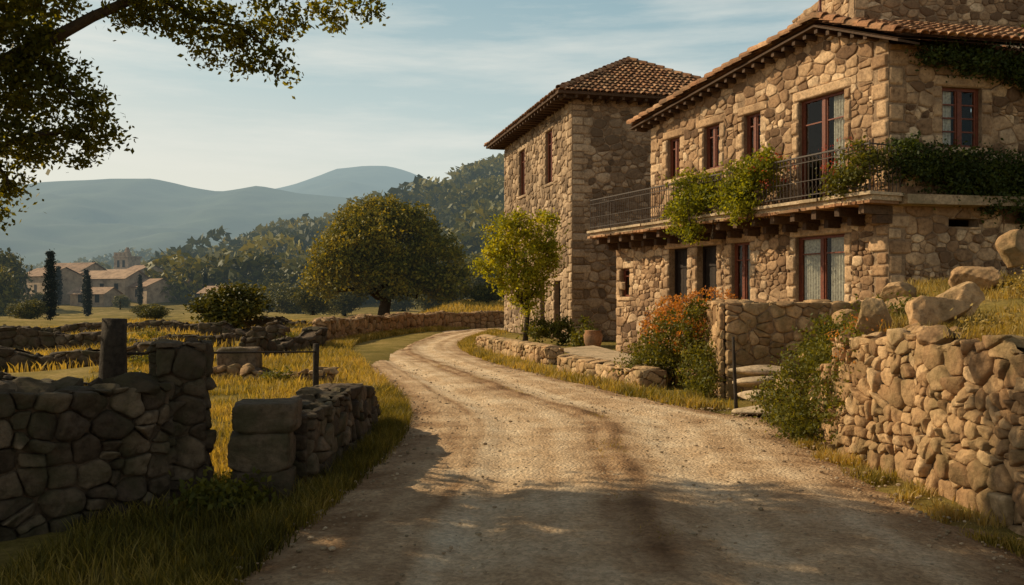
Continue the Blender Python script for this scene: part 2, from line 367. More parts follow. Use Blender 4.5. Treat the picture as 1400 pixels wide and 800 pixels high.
def clip(poly, n, c):
    out = []; d = poly @ n - c
    for i in range(len(poly)):
        j = (i + 1) % len(poly)
        if d[i] <= 0: out.append(poly[i])
        if (d[i] < 0) != (d[j] < 0) and abs(d[i] - d[j]) > 1e-12:
            t = d[i] / (d[i] - d[j]); out.append(poly[i] + (poly[j] - poly[i]) * t)
    return np.array(out) if len(out) > 2 else None
def parea(p): x, y = p[:, 0], p[:, 1]; return abs(np.dot(x, np.roll(y, -1)) - np.dot(y, np.roll(x, -1))) / 2

def stone(mb, F, poly, depth, tint, K=18, mat=0, rough=1.0, rings=4):
    q = np.roll(poly, -1, 0); P1 = np.empty((len(poly) * 2, 2)); P1[0::2] = poly * .9 + q * .1; P1[1::2] = poly * .1 + q * .9
    q = np.roll(P1, -1, 0); L = np.linalg.norm(q - P1, axis=1); cs = np.concatenate([[0], np.cumsum(L)]); tt = np.linspace(0, cs[-1], K, endpoint=False)
    ring = np.stack([np.interp(tt, cs, np.append(P1[:, k], P1[0, k])) for k in (0, 1)], 1)
    s = R.uniform(0, 60)
    ring += .010 * rough * np.stack([wn(np.c_[ring, ring[:, 0]], 13, s), wn(np.c_[ring, ring[:, 1]], 13, s + 5)], 1)
    c = ring.mean(0); sz = math.sqrt(parea(ring))
    if rings == 3: rr = [(1, -1), (.95, .75), (.7, 1.0)]
    elif rings == 4: rr = [(1, -1), (.965, .66), (.86, .97), (.45, 1.0)]
    else: rr = [(1, -1), (.975, .5), (.93, .84), (.82, .98), (.58, 1.02), (.3, 1.03)]
    sl = R.normal(size=2) * .55 * depth / sz
    V = []
    fac = R.uniform(0, 6.28); fd = np.array([math.cos(fac), math.sin(fac)])
    R_off = R.uniform(-.2, .2)
    def prof(p):
        z = np.c_[p, p[:, 0] * 0]
        f = np.abs(((p - c) @ fd) / sz + R_off) * .9
        return (p - c) @ sl + depth * rough * (.28 * wn(z, 6, s) + .16 * wn(z, 17, s) + .07 * wn(z, 40, s) - .35 * f)
    for r, d in rr:
        p = c + (ring - c) * r
        w = np.full(K, -.03) if d < 0 else depth * d + prof(p)
        V.append(np.stack([p[:, 0], p[:, 1], w], 1))
    wc = depth * rr[-1][1] + prof(c[None])[0]
    V = np.vstack(V + [np.array([[c[0], c[1], wc]])])
    nr = len(rr); k = np.arange(K); k2 = (k + 1) % K
    f = np.vstack([np.stack([i * K + k, i * K + k2, (i + 1) * K + k2, (i + 1) * K + k], 1) for i in range(nr - 1)])
    tri = np.stack([(nr - 1) * K + k, (nr - 1) * K + k2, np.full(K, nr * K)], 1)
    b0 = mb.n; mb.add(loc(F, V), f, tint, mat)
    mb.f[3].append(tri + b0); mb.m[3].append(np.full(K, mat))

def masonry(mb, F, u0, u1, v0, top, rr=(.07, .2), depth=.03, openings=(), gap=.006, tint=(.0, 1), mat=0, ax=1.35, K=16, rings=4, rough=1.0, split=.28):
    topf = top if callable(top) else (lambda u: top)
    vmax = max(topf(u) for u in np.linspace(u0, u1, 40)); sc = np.array([1 / ax, 1.])
    W, H = (u1 - u0) / ax, vmax - v0
    if W <= .05 or H <= .05: return
    pts = []; rad = []; y = 0.0; ph = R.uniform(0, 6)
    while y < H:
        h = R.uniform(2.3 * rr[0], 1.75 * rr[1])
        x = -R.uniform(0, h * .5)
        while x < W:
            w = h * R.choice([R.uniform(.5, .9), R.uniform(.9, 1.9)], p=[.4, .6])
            cx = x + w / 2; wob = .25 * h * math.sin(cx * 3.1 + ph + y * 2) + .14 * h * math.sin(cx * 7.7 + ph)
            if h > 3.2 * rr[0] and R.random() < split:
                k = R.uniform(.35, .65)
                for yy_, hh_ in ((h * k / 2, h * k), (h * k + h * (1 - k) / 2, h * (1 - k))):
                    pts.append((cx + R.normal() * .07 * w, y + yy_ + wob)); rad.append(hh_ / 2)
            else:
                pts.append((cx + R.normal() * .05 * w, y + h / 2 + R.normal() * .07 * h + wob)); rad.append(h / 2 * R.uniform(.88, 1.12))
            x += w
        y += h
    pts = np.array(pts); rad = np.array(rad); n = len(pts)
    rect = np.array([[0, 0], [W, 0], [W, H], [0, H]], float)
    for i in range(n):
        D = ((pts - pts[i]) ** 2).sum(1); order = np.argsort(D)[1:15]
        poly = rect
        for j in order:
            d = pts[j] - pts[i]; L = math.sqrt(D[j]) + 1e-9; nn = d / L
            c = pts[i] @ nn + (L * L + rad[i] ** 2 - rad[j] ** 2) / (2 * L) - gap
            poly = clip(poly, nn, c)
            if poly is None: break
        if poly is None: continue
        poly = poly / sc + np.array([u0, v0])
        cu = poly[:, 0].mean(); e = .15; slope = (topf(cu + e) - topf(cu - e)) / (2 * e)
        poly = clip(poly, np.array([-slope, 1.]), topf(cu) - slope * cu)
        for (o0, o1, p0, p1) in openings:
            if poly is None: break
            lo, hi = poly.min(0), poly.max(0)
            if hi[0] <= o0 or lo[0] >= o1 or hi[1] <= p0 or lo[1] >= p1: continue
            best = None; ba = 0
            for nn, c in ((np.array([1., 0]), o0), (np.array([-1., 0]), -o1), (np.array([0, 1.]), p0), (np.array([0, -1.]), -p1)):
                q = clip(poly, nn, c)
                if q is not None and parea(q) > ba: ba = parea(q); best = q
            poly = best
        if poly is None or parea(poly) < rr[0] ** 2 * .7: continue
        ext = poly.max(0) - poly.min(0)
        if ext.min() < .035: continue
        stone(mb, F, poly, depth * R.uniform(.45, 1.45), R.uniform(*tint), K, mat, rough, rings)

def core(mb, F, u0, u1, v0, top, openings=(), mat=1, reveal=.32, brk=()):
    topf = top if callable(top) else (lambda u: top)
    us = sorted(set([u0, u1] + [x for o in openings for x in o[:2]] + list(brk)))
    us = [u for u in us if u0 <= u <= u1]
    vs = sorted(set([v0] + [x for o in openings for x in o[2:4]]))
    for a, b in zip(us[:-1], us[1:]):
        for k, v in enumerate(vs):
            last = k == len(vs) - 1
            ta, tb = (topf(a), topf(b)) if last else (vs[k + 1], vs[k + 1])
            cu, cv = (a + b) / 2, (v + ta) / 2 if not last else v + .01
            if any(o[0] < cu < o[1] and o[2] < cv < o[3] for o in openings): continue
            mb.add(loc(F, [[a, v, 0], [b, v, 0], [b, tb, 0], [a, ta, 0]]), [[0, 1, 2, 3]], .5, mat)
    for (a, b, p, q) in openings:
        for c in ([[a, p, 0], [a, q, 0], [a, q, -reveal], [a, p, -reveal]], [[b, p, 0], [b, q, 0], [b, q, -reveal], [b, p, -reveal]],
                  [[a, q, 0], [b, q, 0], [b, q, -reveal], [a, q, -reveal]], [[a, p, 0], [b, p, 0], [b, p, -reveal], [a, p, -reveal]]):
            mb.add(loc(F, c), [[0, 1, 2, 3]], .5, mat)

def surround(mb, F, o, tint=(.5, .95), jw=.2, lh=.24, depth=.045, sill=True):
    a, b, p, q = o
    patch(mb, F, [(a - jw - .1, q), (b + jw + .1, q), (b + jw + .08, q + lh), (a - jw - .08, q + lh)], depth, R.uniform(*tint), 8, 0, .12)
    if sill: patch(mb, F, [(a - jw, p - .14), (b + jw, p - .14), (b + jw, p), (a - jw, p)], depth * 1.8, R.uniform(*tint), 8, 0, .15)
    for s in (0, 1):
        v = p
        while v < q - .02:
            e = min(v + R.uniform(.22, .5), q)
            if q - e < .12: e = q
            w = jw * R.uniform(.85, 1.6)
            x0, x1 = (a - w, a) if s == 0 else (b, b + w)
            patch(mb, F, [(x0, v + .005), (x1, v + .005), (x1, e - .005), (x0, e - .005)], depth * R.uniform(.8, 1.1), R.uniform(*tint), 7, 0, .15); v = e

def quoins(mb, F, u, side, v0, v1, depth=.045, tint=(.3, .95), w=.42):
    v = v0; k = 0
    while v < v1 - .05:
        e = min(v + R.uniform(.22, .42), v1); ww = w * (1.2 if k % 2 else .75) * R.uniform(.85, 1.15)
        x0, x1 = (u, u + ww) if side > 0 else (u - ww, u)
        patch(mb, F, [(x0, v + .006), (x1, v + .006), (x1, e - .006), (x0, e - .006)], depth * R.uniform(.8, 1.15), R.uniform(*tint), 8, 0, .15); v = e; k += 1

def grow(o, jw=.2, lh=.24, sill=True): return (o[0] - jw, o[1] + jw, o[2] - (.14 if sill else 0), o[3] + lh)

def roofplane(mb, O, A, S, poly, cw=.215, rl=.36, mat=0):
    O, A, S = map(lambda q: np.array(q, float), (O, A, S)); Nn = np.cross(A, S); Nn /= np.linalg.norm(Nn)
    if Nn[2] < 0: Nn = -Nn
    poly = np.array(poly, float); c = poly.mean(0)
    def inside(p):
        for i in range(len(poly)):
            a, b = poly[i], poly[(i + 1) % len(poly)]; e = b - a; nn = np.array([-e[1], e[0]])
            if (c - a) @ nn < 0: nn = -nn
            if (p - a) @ nn < -.02 * np.linalg.norm(nn): return False
        return True
    V = np.array([O + a * A + s * S for a, s in poly])
    n = len(poly)
    for off, tt in ((-.01, .25), (-.07, .1)):
        tri = [[0, i, i + 1] for i in range(1, n - 1)]; mb.add(V + Nn * off, tri, tt, mat)
    amin, smin = poly.min(0); amax, smax = poly.max(0)
    th = np.linspace(0, math.pi, 7)
    a = amin + cw / 2
    while a < amax:
        s = smin - .05
        off = R.uniform(-.02, .02)
        while s < smax:
            if inside(np.array([a, s + rl * .5])):
                r0, r1 = cw * .5, cw * .4
                ja = R.uniform(-.016, .016); js = R.uniform(-.04, .03); jh = R.uniform(0, .016)
                ring = []
                for (ss, r, hh) in ((s + js, r0, .05 + jh), (s + rl + .05, r1, .0)):
                    ring.append(np.array([O + (a + ja + off + math.cos(x) * r) * A + ss * S + (math.sin(x) * r * .8 + hh) * Nn for x in th]))
                m = len(th); v = np.vstack(ring)
                f = [[i, i + 1, m + i + 1, m + i] for i in range(m - 1)]
                mb.add(v, f, R.uniform(0, 1), mat)
                low = ring[0] - Nn * .028
                mb.add(np.vstack([ring[0], low]), f, .1, mat)
            s += rl
        a += cw

def window(parent, F, o, kind="casement", curtain=0, wback=-.14, name="window"):
    a, b, p, q = o; mb = MB(); t = .065
    w0, w1 = wback - .03, wback + .035
    mb.box(F, a, a + t, p, q, w0, w1, R.uniform(.3, .8)); mb.box(F, b - t, b, p, q, w0, w1, R.uniform(.3, .8))
    mb.box(F, a + t, b - t, q - t, q, w0, w1 - .003); mb.box(F, a + t, b - t, p, p + t, w0, w1 - .003)
    c = (a + b) / 2
    if kind != "single": mb.box(F, c - .045, c + .045, p + t, q - t, w0, w1 + .012)
    leaves_ = [(a + t, c - .045), (c + .045, b - t)] if kind != "single" else [(a + t, b - t)]
    for (x0, x1) in leaves_:
        mb.box(F, x0, x0 + .04, p + t, q - t, w0 + .005, w1 - .012, .6); mb.box(F, x1 - .04, x1, p + t, q - t, w0 + .005, w1 - .012, .6)
        hh = q - p - 2 * t
        nb = 3 if kind == "grid" else 1
        for i in range(1, nb + 1):
            vv = p + t + hh * (i / (nb + 1)) if nb > 1 else q - t - hh * .22
            mb.box(F, x0 + .04, x1 - .04, vv - .015, vv + .015, w0 + .01, w1 - .018, .6)
    win = mb.build(name, FRAME, parent)
    mg = MB(); mg.add(loc(F, [[a + t, p + t, wback], [b - t, p + t, wback], [b - t, q - t, wback], [a + t, q - t, wback]]), [[0, 1, 2, 3]])
    mg.build("window_pane", GLASS, win)
    if curtain:
        spans = {1: [(a + t, a + t + (b - a) * .36), (b - t - (b - a) * .36, b - t)], 2: [(a + t, a + t + (b - a) * .33)], 3: [(a + t, b - t)]}[curtain]
        for (x0, x1) in spans:
            mc = MB(); nn = 40; uu = np.linspace(x0, x1, nn); ww = wback - .07 + .025 * np.sin(np.linspace(0, 1, nn) * (x1 - x0) * 75 + .5 * np.sin(np.linspace(0, 9, nn)))
            v = np.vstack([np.stack([uu, np.full(nn, p + .02), ww], 1), np.stack([uu, np.full(nn, q - .03), ww * .9 + wback * .1], 1)])
            mc.add(loc(F, v), [[i, i + 1, nn + i + 1, nn + i] for i in range(nn - 1)], .6)
            mc.build("curtain", CURT, win, smooth=True)
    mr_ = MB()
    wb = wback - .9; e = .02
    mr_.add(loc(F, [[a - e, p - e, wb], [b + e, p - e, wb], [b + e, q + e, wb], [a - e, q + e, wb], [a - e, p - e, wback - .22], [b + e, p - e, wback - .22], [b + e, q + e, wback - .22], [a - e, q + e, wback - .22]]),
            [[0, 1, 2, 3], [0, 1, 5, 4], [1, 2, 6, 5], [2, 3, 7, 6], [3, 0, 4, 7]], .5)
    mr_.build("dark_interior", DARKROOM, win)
    return win

# leaves -----------------------------------------------------
def unit(n):
    a = R.normal(size=(n, 3)); return a / np.linalg.norm(a, axis=1)[:, None]
def leaves(mb, P, size, tint, mat=0, flat=.0):
    n = len(P); a = unit(n); a[:, 2] *= (1 - flat); c = unit(n)
    b = np.cross(a, c); b /= np.linalg.norm(b, axis=1)[:, None] + 1e-9
    s = (size * R.uniform(.6, 1.3, n))[:, None]
    V = np.stack([P - a * s, P + b * s * .55, P + a * s, P - b * s * .55], 1).reshape(-1, 3)
    mb.add(V, np.arange(4 * n).reshape(n, 4), np.repeat(np.clip(tint, 0, 1), 4), mat)

def crown(mb, blobs, nsub, subr, per, size, mat=0, inner=.5, tb=.5, flat=.0, zs=.75):
    vol = np.array([b[3] * b[5] for b in blobs]); cnt = np.maximum(1, (nsub * vol / vol.sum()).astype(int))
    for b, c in zip(blobs, cnt):
        d = unit(c); r = R.uniform(inner, 1, c) ** .6
        C = np.array(b[:3]) + d * r[:, None] * np.array(b[3:6])
        m = np.repeat(np.arange(c), per)
        off = R.normal(size=(c * per, 3)) * .5 * subr * np.array([1, 1, zs])
        sr = R.uniform(.6, 1.35, c)[m][:, None]
        ct = (tb + R.uniform(-.22, .22, c))[m] + R.uniform(-.18, .18, c * per)
        leaves(mb, C[m] + off * sr, size, ct, mat, flat)

def tree(name, base, trunk, limbs, blobs, nsub, subr, per, size, leafm, label, category="tree", group=None, extra=None, tb=.5, inner=.5):
    e = empty(name, base, label, category, group)
    mt = MB(); mt.tube(trunk[0], trunk[1], 12, .5, 0, .08)
    for p, r in limbs: mt.tube(p, r, 7, .5, 0, .06)
    mt.build("trunk", BARK, e, smooth=True)
    mc = MB(); crown(mc, blobs, nsub, subr, per, size, tb=tb, inner=inner)
    if extra: extra(mc)
    mc.build("crown", leafm, e)
    return e

def bent(p0, p1, r0, r1, k=5, w=.08):
    p0, p1 = np.array(p0, float), np.array(p1, float); L = np.linalg.norm(p1 - p0)
    pts = [p0 + (p1 - p0) * i / (k - 1) + (R.normal(size=3) * w * L * (0 < i < k - 1)) for i in range(k)]
    return pts, list(np.linspace(r0, r1, k))

def grass(P, h, mat, name, label, tb=.5, wd=.009, lean=.35):
    n = len(P); h = h * R.uniform(.35, 1.3, n) * (1 + .35 * wn(P, 2.3)); th = R.uniform(0, 6.28, n)
    w = np.stack([np.cos(th), np.sin(th), np.zeros(n)], 1) * (wd * R.uniform(.6, 1.4, n))[:, None]
    ln = R.normal(size=(n, 2)) * lean
    mid = P + np.stack([ln[:, 0] * h * .35, ln[:, 1] * h * .35, h * .6], 1)
    tip = P + np.stack([ln[:, 0] * h, ln[:, 1] * h, h], 1)
    V = np.stack([P - w, P + w, mid + w * .7, mid - w * .7, tip], 1).reshape(-1, 3)
    b = np.arange(n)[:, None] * 5
    mb = MB(); t = np.clip(tb + .35 * wn(P, .9) + R.uniform(-.25, .25, n), 0, 1)
    mb.add(V, b + np.array([[0, 1, 2, 3]]), np.repeat(t, 5))
    mb.f[3].append(b + np.array([[3, 2, 4]])); mb.m[3].append(np.zeros(n, int))
    mb.build(name, mat, kind="stuff", label=label)

def onground(x, y): return np.stack([x, y, height(x, y)], 1)

# ------------------------------------------------------------------ MAIN HOUSE
C = np.array([8.0, 18.65]); dF = np.array([-.4165, .909]); FM = frame(C, dF, True)
FR_ = frame(C, (.98, .2), False)
house = empty("stone_house", (6.5, 23, 0), "two-storey rubble stone house with long iron balcony and clay tile roof", "house")
def gable(s): return np.interp(s, [-.6, 1.75, 9.6], [7.15, 8.0, 7.05])
def gtop(s): return float(gable(s)) - .04
UP = [(1.22, 2.68, 3.96, 6.46), (4.03, 4.68, 5.3, 6.5), (5.68, 6.38, 5.3, 6.5), (7.5, 8.13, 5.25, 6.45)]
LO = [(1.22, 2.78, 1.5, 3.2), (4.42, 5.18, 1.3, 3.2), (5.8, 6.69, .8, 3.2), (7.14, 8.05, .8, 3.2), (10.2, 10.75, 1.8, 2.7)]
mw = MB()
core(mw, FM, 0, 11, 0, 3.8, LO); core(mw, FM, 0, 9, 3.8, gtop, UP, brk=(1.75,))
rLO = [grow(o, sill=o[2] > 1) for o in LO]; rUP = [grow(o, sill=o[2] > 4) for o in UP]
HS = dict(rr=(.04, .2), depth=.032, K=18)
masonry(mw, FM, .4, 10.7, 0, 3.78, openings=rLO, **HS)
masonry(mw, FM, .4, 8.7, 3.8, gtop, openings=rUP, **HS)
for o in LO: surround(mw, FM, o, sill=o[2] > 1)
for o in UP: surround(mw, FM, o, sill=o[2] > 4)
quoins(mw, FM, 0, 1, 0, 7.2); quoins(mw, FM, 11, -1, 0, 3.75); quoins(mw, FM, 9, -1, 3.9, 7.0)
RO = [(1.29, 2.27, 5.0, 6.3), (1.45, 2.2, 3.28, 3.46)]
core(mw, FR_, 0, 8, 0, 7.15, RO)
masonry(mw, FR_, .4, 6, .9, 7.12, openings=[grow(RO[0]), RO[1]], **HS)
surround(mw, FR_, RO[0]); quoins(mw, FR_, 0, 1, .8, 7.15)
FU = frame(C + dF * 9, (.909, .4165), True); core(mw, FU, 0, 8, 3.6, 7.0); masonry(mw, FU, 0, 4, 3.7, 6.95, **HS)
FL2 = frame(C + dF * 11, (.909, .4165), True); core(mw, FL2, 0, 7, 0, 3.8); masonry(mw, FL2, 0, 4, 0, 3.75, **HS)
bk = C + np.array([.98, .2]) * 8; bl = C + dF * 9 + np.array([.909, .4165]) * 8
mw.add([[*bk, 0], [*bl, 0], [*bl, 7.2], [*bk, 7.2]], [[0, 1, 2, 3]], .5, 1)
q = [C + dF * 8.8, C + dF * 11, C + dF * 11 + np.array([.909, .4165]) * 6, C + dF * 8.8 + np.array([.909, .4165]) * 6]
mw.add([[*p, 3.8] for p in q], [[0, 1, 2, 3]], .5, 1)
mw.build("wall", [STONE_W, MORTAR], house, smooth=True)

mr = MB()
inw = np.array([.909, .4165]); ov = .42
def pt(s, w, z): p = C + dF * s + inw * w; return np.array([p[0], p[1], z])
rid = pt(1.75, -ov, 8.08); eL = pt(9.55, -ov, 7.1)
A3 = np.array([*inw, 0.]); Sv = rid - eL; Ll = np.linalg.norm(Sv); Sv /= Ll
roofplane(mr, eL, A3, Sv, [(0, 0), (9, 0), (9, Ll), (0, Ll)], rl=.38)
eR = pt(-.62, -ov, 7.12); Sv2 = rid - eR; L2 = np.linalg.norm(Sv2); Sv2 /= L2
Ar = np.array([.98, .2, 0.]); Ar /= np.linalg.norm(Ar)
roofplane(mr, eR, Ar, Sv2, [(0, 0), (9, 0), (9, L2 + 1.2), (4, L2 + .9), (0, L2)], rl=.38)
def verge(p0, p1, n):
    for i in range(n):
        a = p0 + (p1 - p0) * i / n; b = p0 + (p1 - p0) * (i + 1.25) / n
        d = R.uniform(-.018, .018, 3)
        th = np.linspace(-.35, math.pi + .2, 8); ax = (b - a) / np.linalg.norm(b - a); sd = np.cross(ax, [0, 0, 1.]); sd /= np.linalg.norm(sd); up = np.cross(sd, ax)
        r = [np.array([q + d + sd * math.cos(x) * rr + up * (math.sin(x) * rr + hh) for x in th]) for q, rr, hh in ((a, .125, .05), (b, .1, .01))]
        mr.add(np.vstack(r), [[k, k + 1, 8 + k + 1, 8 + k] for k in range(7)], R.uniform(.2, 1))
        mr.add(np.vstack([r[0], r[0] - up * .03]), [[k, k + 1, 8 + k + 1, 8 + k] for k in range(7)], .15)
verge(eL + [0, 0, .02], rid + [0, 0, .04], 22); verge(eR + [0, 0, .02], rid + [0, 0, .05], 7)
verge(rid + [0, 0, .05], rid + A3 * 8 + [0, 0, .05], 20)
roof = mr.build("roof", TILE, house, smooth=False)
me_ = MB()
def board(p0, p1, w, h, off):
    p0, p1 = np.array(p0), np.array(p1); a = p0 + [0, 0, off]; b = p1 + [0, 0, off]
    i3 = np.array([*inw, 0]) * w
    v = np.array([a, b, b + i3, a + i3]); v = np.vstack([v, v - [0, 0, h]])
    me_.add(v, [[0, 1, 2, 3], [4, 5, 6, 7], [0, 1, 5, 4], [2, 3, 7, 6], [1, 2, 6, 5], [0, 3, 7, 4]], .4)
board(eL, rid, .62, .05, -.09); board(eR, rid, .62, .05, -.09)
for i in range(26):
    s = 9.3 - i * .36
    z = float(gable(s))
    me_.box(FM, s - .05, s + .05, z - .2, z - .1, -.05, .36, R.uniform(.2, .8))
me_.build("eave", WOOD, house, label="dark timber eave boards with rafter ends")
mfi = MB(); mfi.tube([rid + A3 * .2 + [0, 0, .1], rid + A3 * .2 + [0, 0, .22], rid + A3 * .2 + [0, 0, .3], rid + A3 * .2 + [0, 0, .7]], [.09, .05, .035, .03], 10)
mfi.build("roof_finial", FRAME, roof, smooth=True)
mk = MB(); FB = frame((9.35, 24.0), (.99, .1), False)
FBs = frame((9.35, 24.0), (-.1, .99), True)
bt = lambda u: float(np.interp(u, [0, 1.1, 1.2, 8], [10.6, 10.55, 10.9, 10.9]))
core(mk, FB, 0, 8, 7, bt, brk=(1.1, 1.2)); core(mk, FBs, 0, 4, 7, 10.6)
masonry(mk, FB, .3, 6.5, 8.6, bt, **HS); masonry(mk, FBs, .3, 4, 7.5, 10.6, **HS); quoins(mk, FB, 0, 1, 8, 10.5)
mk.add([[9.35, 24, 10.6], [17.3, 24.8, 10.6], [16.9, 28.8, 10.6], [8.95, 28, 10.6]], [[0, 1, 2, 3]], .5, 1)
mk.build("wall", [STONE_W, MORTAR], house, smooth=True, label="raised rubble stone block above the roof")

window(house, FM, UP[0], "door", 2, name="balcony_door")
for o in UP[1:]: window(house, FM, o, "casement", 0)
window(house, FM, LO[0], "door", 1); window(house, FM, LO[1], "casement", 2)
window(house, FM, LO[4], "single"); window(house, FR_, RO[0], "grid", 2)
for o in LO[2:4]:
    md = MB(); a, b, p, q = o
    md.box(FM, a, a + .07, p, q, -.28, -.2, .4); md.box(FM, b - .07, b, p, q, -.28, -.2, .4); md.box(FM, a + .07, b - .07, q - .07, q, -.28, -.203, .4)
    k = 5; w = (b - a - .14) / k
    for i in range(k): md.box(FM, a + .07 + i * w + .004, a + .07 + (i + 1) * w - .004, p, q - .07, -.3, -.25 + R.uniform(0, .006), R.uniform(0, 1))
    for zq in (p + .5, q - .5): md.box(FM, a + .1, b - .1, zq - .06, zq + .06, -.249, -.22, .5)
    dd = md.build("door", DOORW, house)
    mh = MB(); mh.tube([loc(FM, [[b - .16, 1.75, -.22]])[0], loc(FM, [[b - .16, 1.75, -.17]])[0], loc(FM, [[b - .16, 1.62, -.17]])[0]], [.012, .012, .01], 6)
    mh.build("handle", IRON, dd)

mbk = MB()
mbk.box(FM, -.35, 11.25, 3.76, 3.86, -.0, .86, .55)
u = -.4
while u < 11.3:
    w = R.uniform(.5, 1.1); mbk.box(FM, u, min(u + w, 11.32) - .008, 3.862, 3.93, -.0, .95 + R.uniform(-.02, .02), R.uniform(.4, 1), 0, .004); u += w
for i in range(64):
    u = -.32 + i * .182
    mbk.box(FM, u, u + .165, 3.70 + R.uniform(-.01, .01), 3.757, .05, .9 + R.uniform(-.03, .04), R.uniform(.2, 1), 1, .004)
mbk.box(FR_, .1, 5.6, 3.7, 3.9, .0, .5, .3)
balc = mbk.build("balcony", [SLAB, TILE], house)
mcb = MB()
for i in range(17):
    u = .0 + i * .68
    mcb.box(FM, u - .07, u + .07, 3.5, 3.69, -.05, .78, R.uniform(.2, .9), 0, .006)
    mcb.box(FM, u - .06, u + .06, 3.32, 3.495, -.05, .42, R.uniform(.2, .9), 0, .006)
mcb.build("balcony_beam", WOOD, balc, kind="stuff", label="row of timber beams carrying the balcony")
mrl = MB()
def rl(u0, u1, w, z0=3.94, z1=4.92):
    for zc, hh in ((z1, .03), (z0 + .1, .018), (z1 - .14, .014), (z0 + .42, .012)): mrl.box(FM, u0, u1, zc - hh / 2, zc + hh / 2, w - .016, w + .016, .4)
    n = int((u1 - u0) / .115)
    for i in range(n + 1):
        u = u0 + (u1 - u0) * i / n; main = i % 10 == 0
        r = .018 if main else .0085
        p = loc(FM, [[u, z0, w], [u, z1 + (.06 if main else 0), w]]); mrl.tube(p, [r, r], 6, .5)
        if i < n and not main:
            c = u + .0575
            a = np.linspace(0, 2 * math.pi, 9)
            cc = loc(FM, np.stack([c + .045 * np.cos(a), z1 - .07 + .05 * np.sin(a), np.full(9, w)], 1)); mrl.tube(cc, [.006] * 9, 4)
            cc = loc(FM, np.stack([c + .05 * np.sin(a), z0 + .1 + .32 * a / 6.283, np.full(9, w)], 1)); mrl.tube(cc, [.006] * 9, 4)
rl(-.3, 11.2, .86)
for us in (-.3, 11.2):
    for k in range(8):
        w = .86 * k / 8
        p = loc(FM, [[us, 3.94, w], [us, 4.92, w]]); mrl.tube(p, [.009, .009], 5)
    p = loc(FM, [[us, 4.92, 0], [us, 4.92, .86]]); mrl.tube(p, [.016, .016], 5)
mrl.build("railing", IRON, balc, label="wrought iron railing with scrolls")

def plant(name, label, blobs, nsub, subr, per, size, mat, category="plant", fl=None, tb=.5, group=None, inner=.2):
    b0 = blobs[0]; base = (b0[0], b0[1], min(b[2] - b[5] for b in blobs))
    e = empty(name, base, label, category, group)
    mc = MB(); crown(mc, blobs, nsub, subr, per, size, tb=tb, inner=inner); mc.build("foliage", mat, e)
    ms = MB()
    for b in blobs:
        for _ in range(3):
            p0 = np.array([b[0] + R.normal() * .08 * b[3], b[1] + R.normal() * .08, base[2] + .02]); p1 = np.array(b[:3]) + unit(1)[0] * np.array(b[3:6]) * .8
            ms.tube(*bent(p0, p1, .014, .004, 4), 5)
    ms.build("stem", BARK, e, kind="stuff")
    if fl:
        mfw = MB(); crown(mfw, [(b[0], b[1], b[2] + b[5] * .1, b[3] * 1.05, b[4] * 1.05, b[5] * 1.05) for b in fl[0]], fl[2], .1, 9, fl[3], inner=.9); mfw.build("blossom", fl[1], e, kind="stuff")
    return e
def fm(s, z, w): p = loc(FM, [[s, z, w]])[0]; return p
def bl_(s, z, w, ru, rw, rz): p = fm(s, z, w); return (p[0], p[1], p[2], ru * .6 + rw * .5, ru * .9, rz)
plant("balcony_plant", "leafy green shrub spilling over the iron balcony railing", [bl_(5.5, 4.4, .85, .7, .4, .6), bl_(6.1, 3.95, .95, .5, .3, .55), bl_(5.0, 4.6, .8, .45, .35, .4), bl_(5.9, 4.75, .9, .4, .3, .4), bl_(5.5, 3.6, .98, .25, .15, .35)], 150, .24, 50, .048, LEAF_YEL, group="balcony plants", tb=.4)
plant("balcony_plant", "bright green bush standing along the balcony railing", [bl_(3.4, 4.7, .8, .75, .4, .6), bl_(2.9, 4.8, .8, .4, .35, .5), bl_(3.9, 4.2, .95, .6, .35, .5), bl_(3.3, 3.9, 1.0, .3, .2, .3)], 150, .24, 50, .048, LEAF_YEL, fl=([bl_(2.6, 4.7, .85, .5, .35, .35)], FLOWER_R, 25, .025), group="balcony plants", tb=.4)
plant("balcony_plant", "flowering creeper with red blooms beside the balcony door", [bl_(.0, 4.5, .8, .45, .35, .55), bl_(.4, 4.2, .95, .3, .3, .4)], 60, .25, 45, .045, LEAF_BUSH, fl=([bl_(.4, 4.7, .85, .55, .35, .4)], FLOWER_R, 28, .025), group="balcony plants")
def ivy(blobs, nsub, label):
    e = empty("ivy", (blobs[0][0], blobs[0][1], blobs[0][2] - .5), label, "ivy")
    mc = MB(); crown(mc, blobs, nsub, .28, 45, .045, inner=.1, tb=.45); mc.build("foliage", LEAF_IVY, e)
    ms = MB()
    for b in blobs: ms.tube(*bent((b[0], b[1] + .25, b[2] - b[5]), (b[0] + .2, b[1] + .2, b[2] + b[5]), .02, .008, 5), 5)
    ms.build("stem", BARK, e, kind="stuff")
def fr(t_, z, w, ru, rz): p = loc(FR_, [[t_, z, w]])[0]; return (p[0], p[1], p[2], ru, .3, rz)
ivy([fr(.2, 4.6, .3, .6, .5), fr(1.1, 4.45, .3, .7, .55), fr(2.0, 4.35, .35, .7, .55), fr(2.9, 4.3, .35, .7, .6), fr(3.7, 4.2, .35, .7, .75), fr(4.6, 4.3, .35, .7, .8), fr(3.4, 3.7, .3, .5, .4), fr(2.4, 3.85, .35, .5, .3)], 420, "dense dark ivy covering the ledge of the stone wall")
ivy([fr(1.0, 6.9, .3, .5, .2), fr(1.8, 6.85, .3, .6, .28), fr(2.7, 6.75, .3, .6, .35), fr(3.5, 6.6, .3, .6, .5), fr(3.9, 5.6, .25, .3, .8), fr(4.2, 3.4, .25, .4, .6)], 230, "dark ivy hanging below the tiled roof edge")

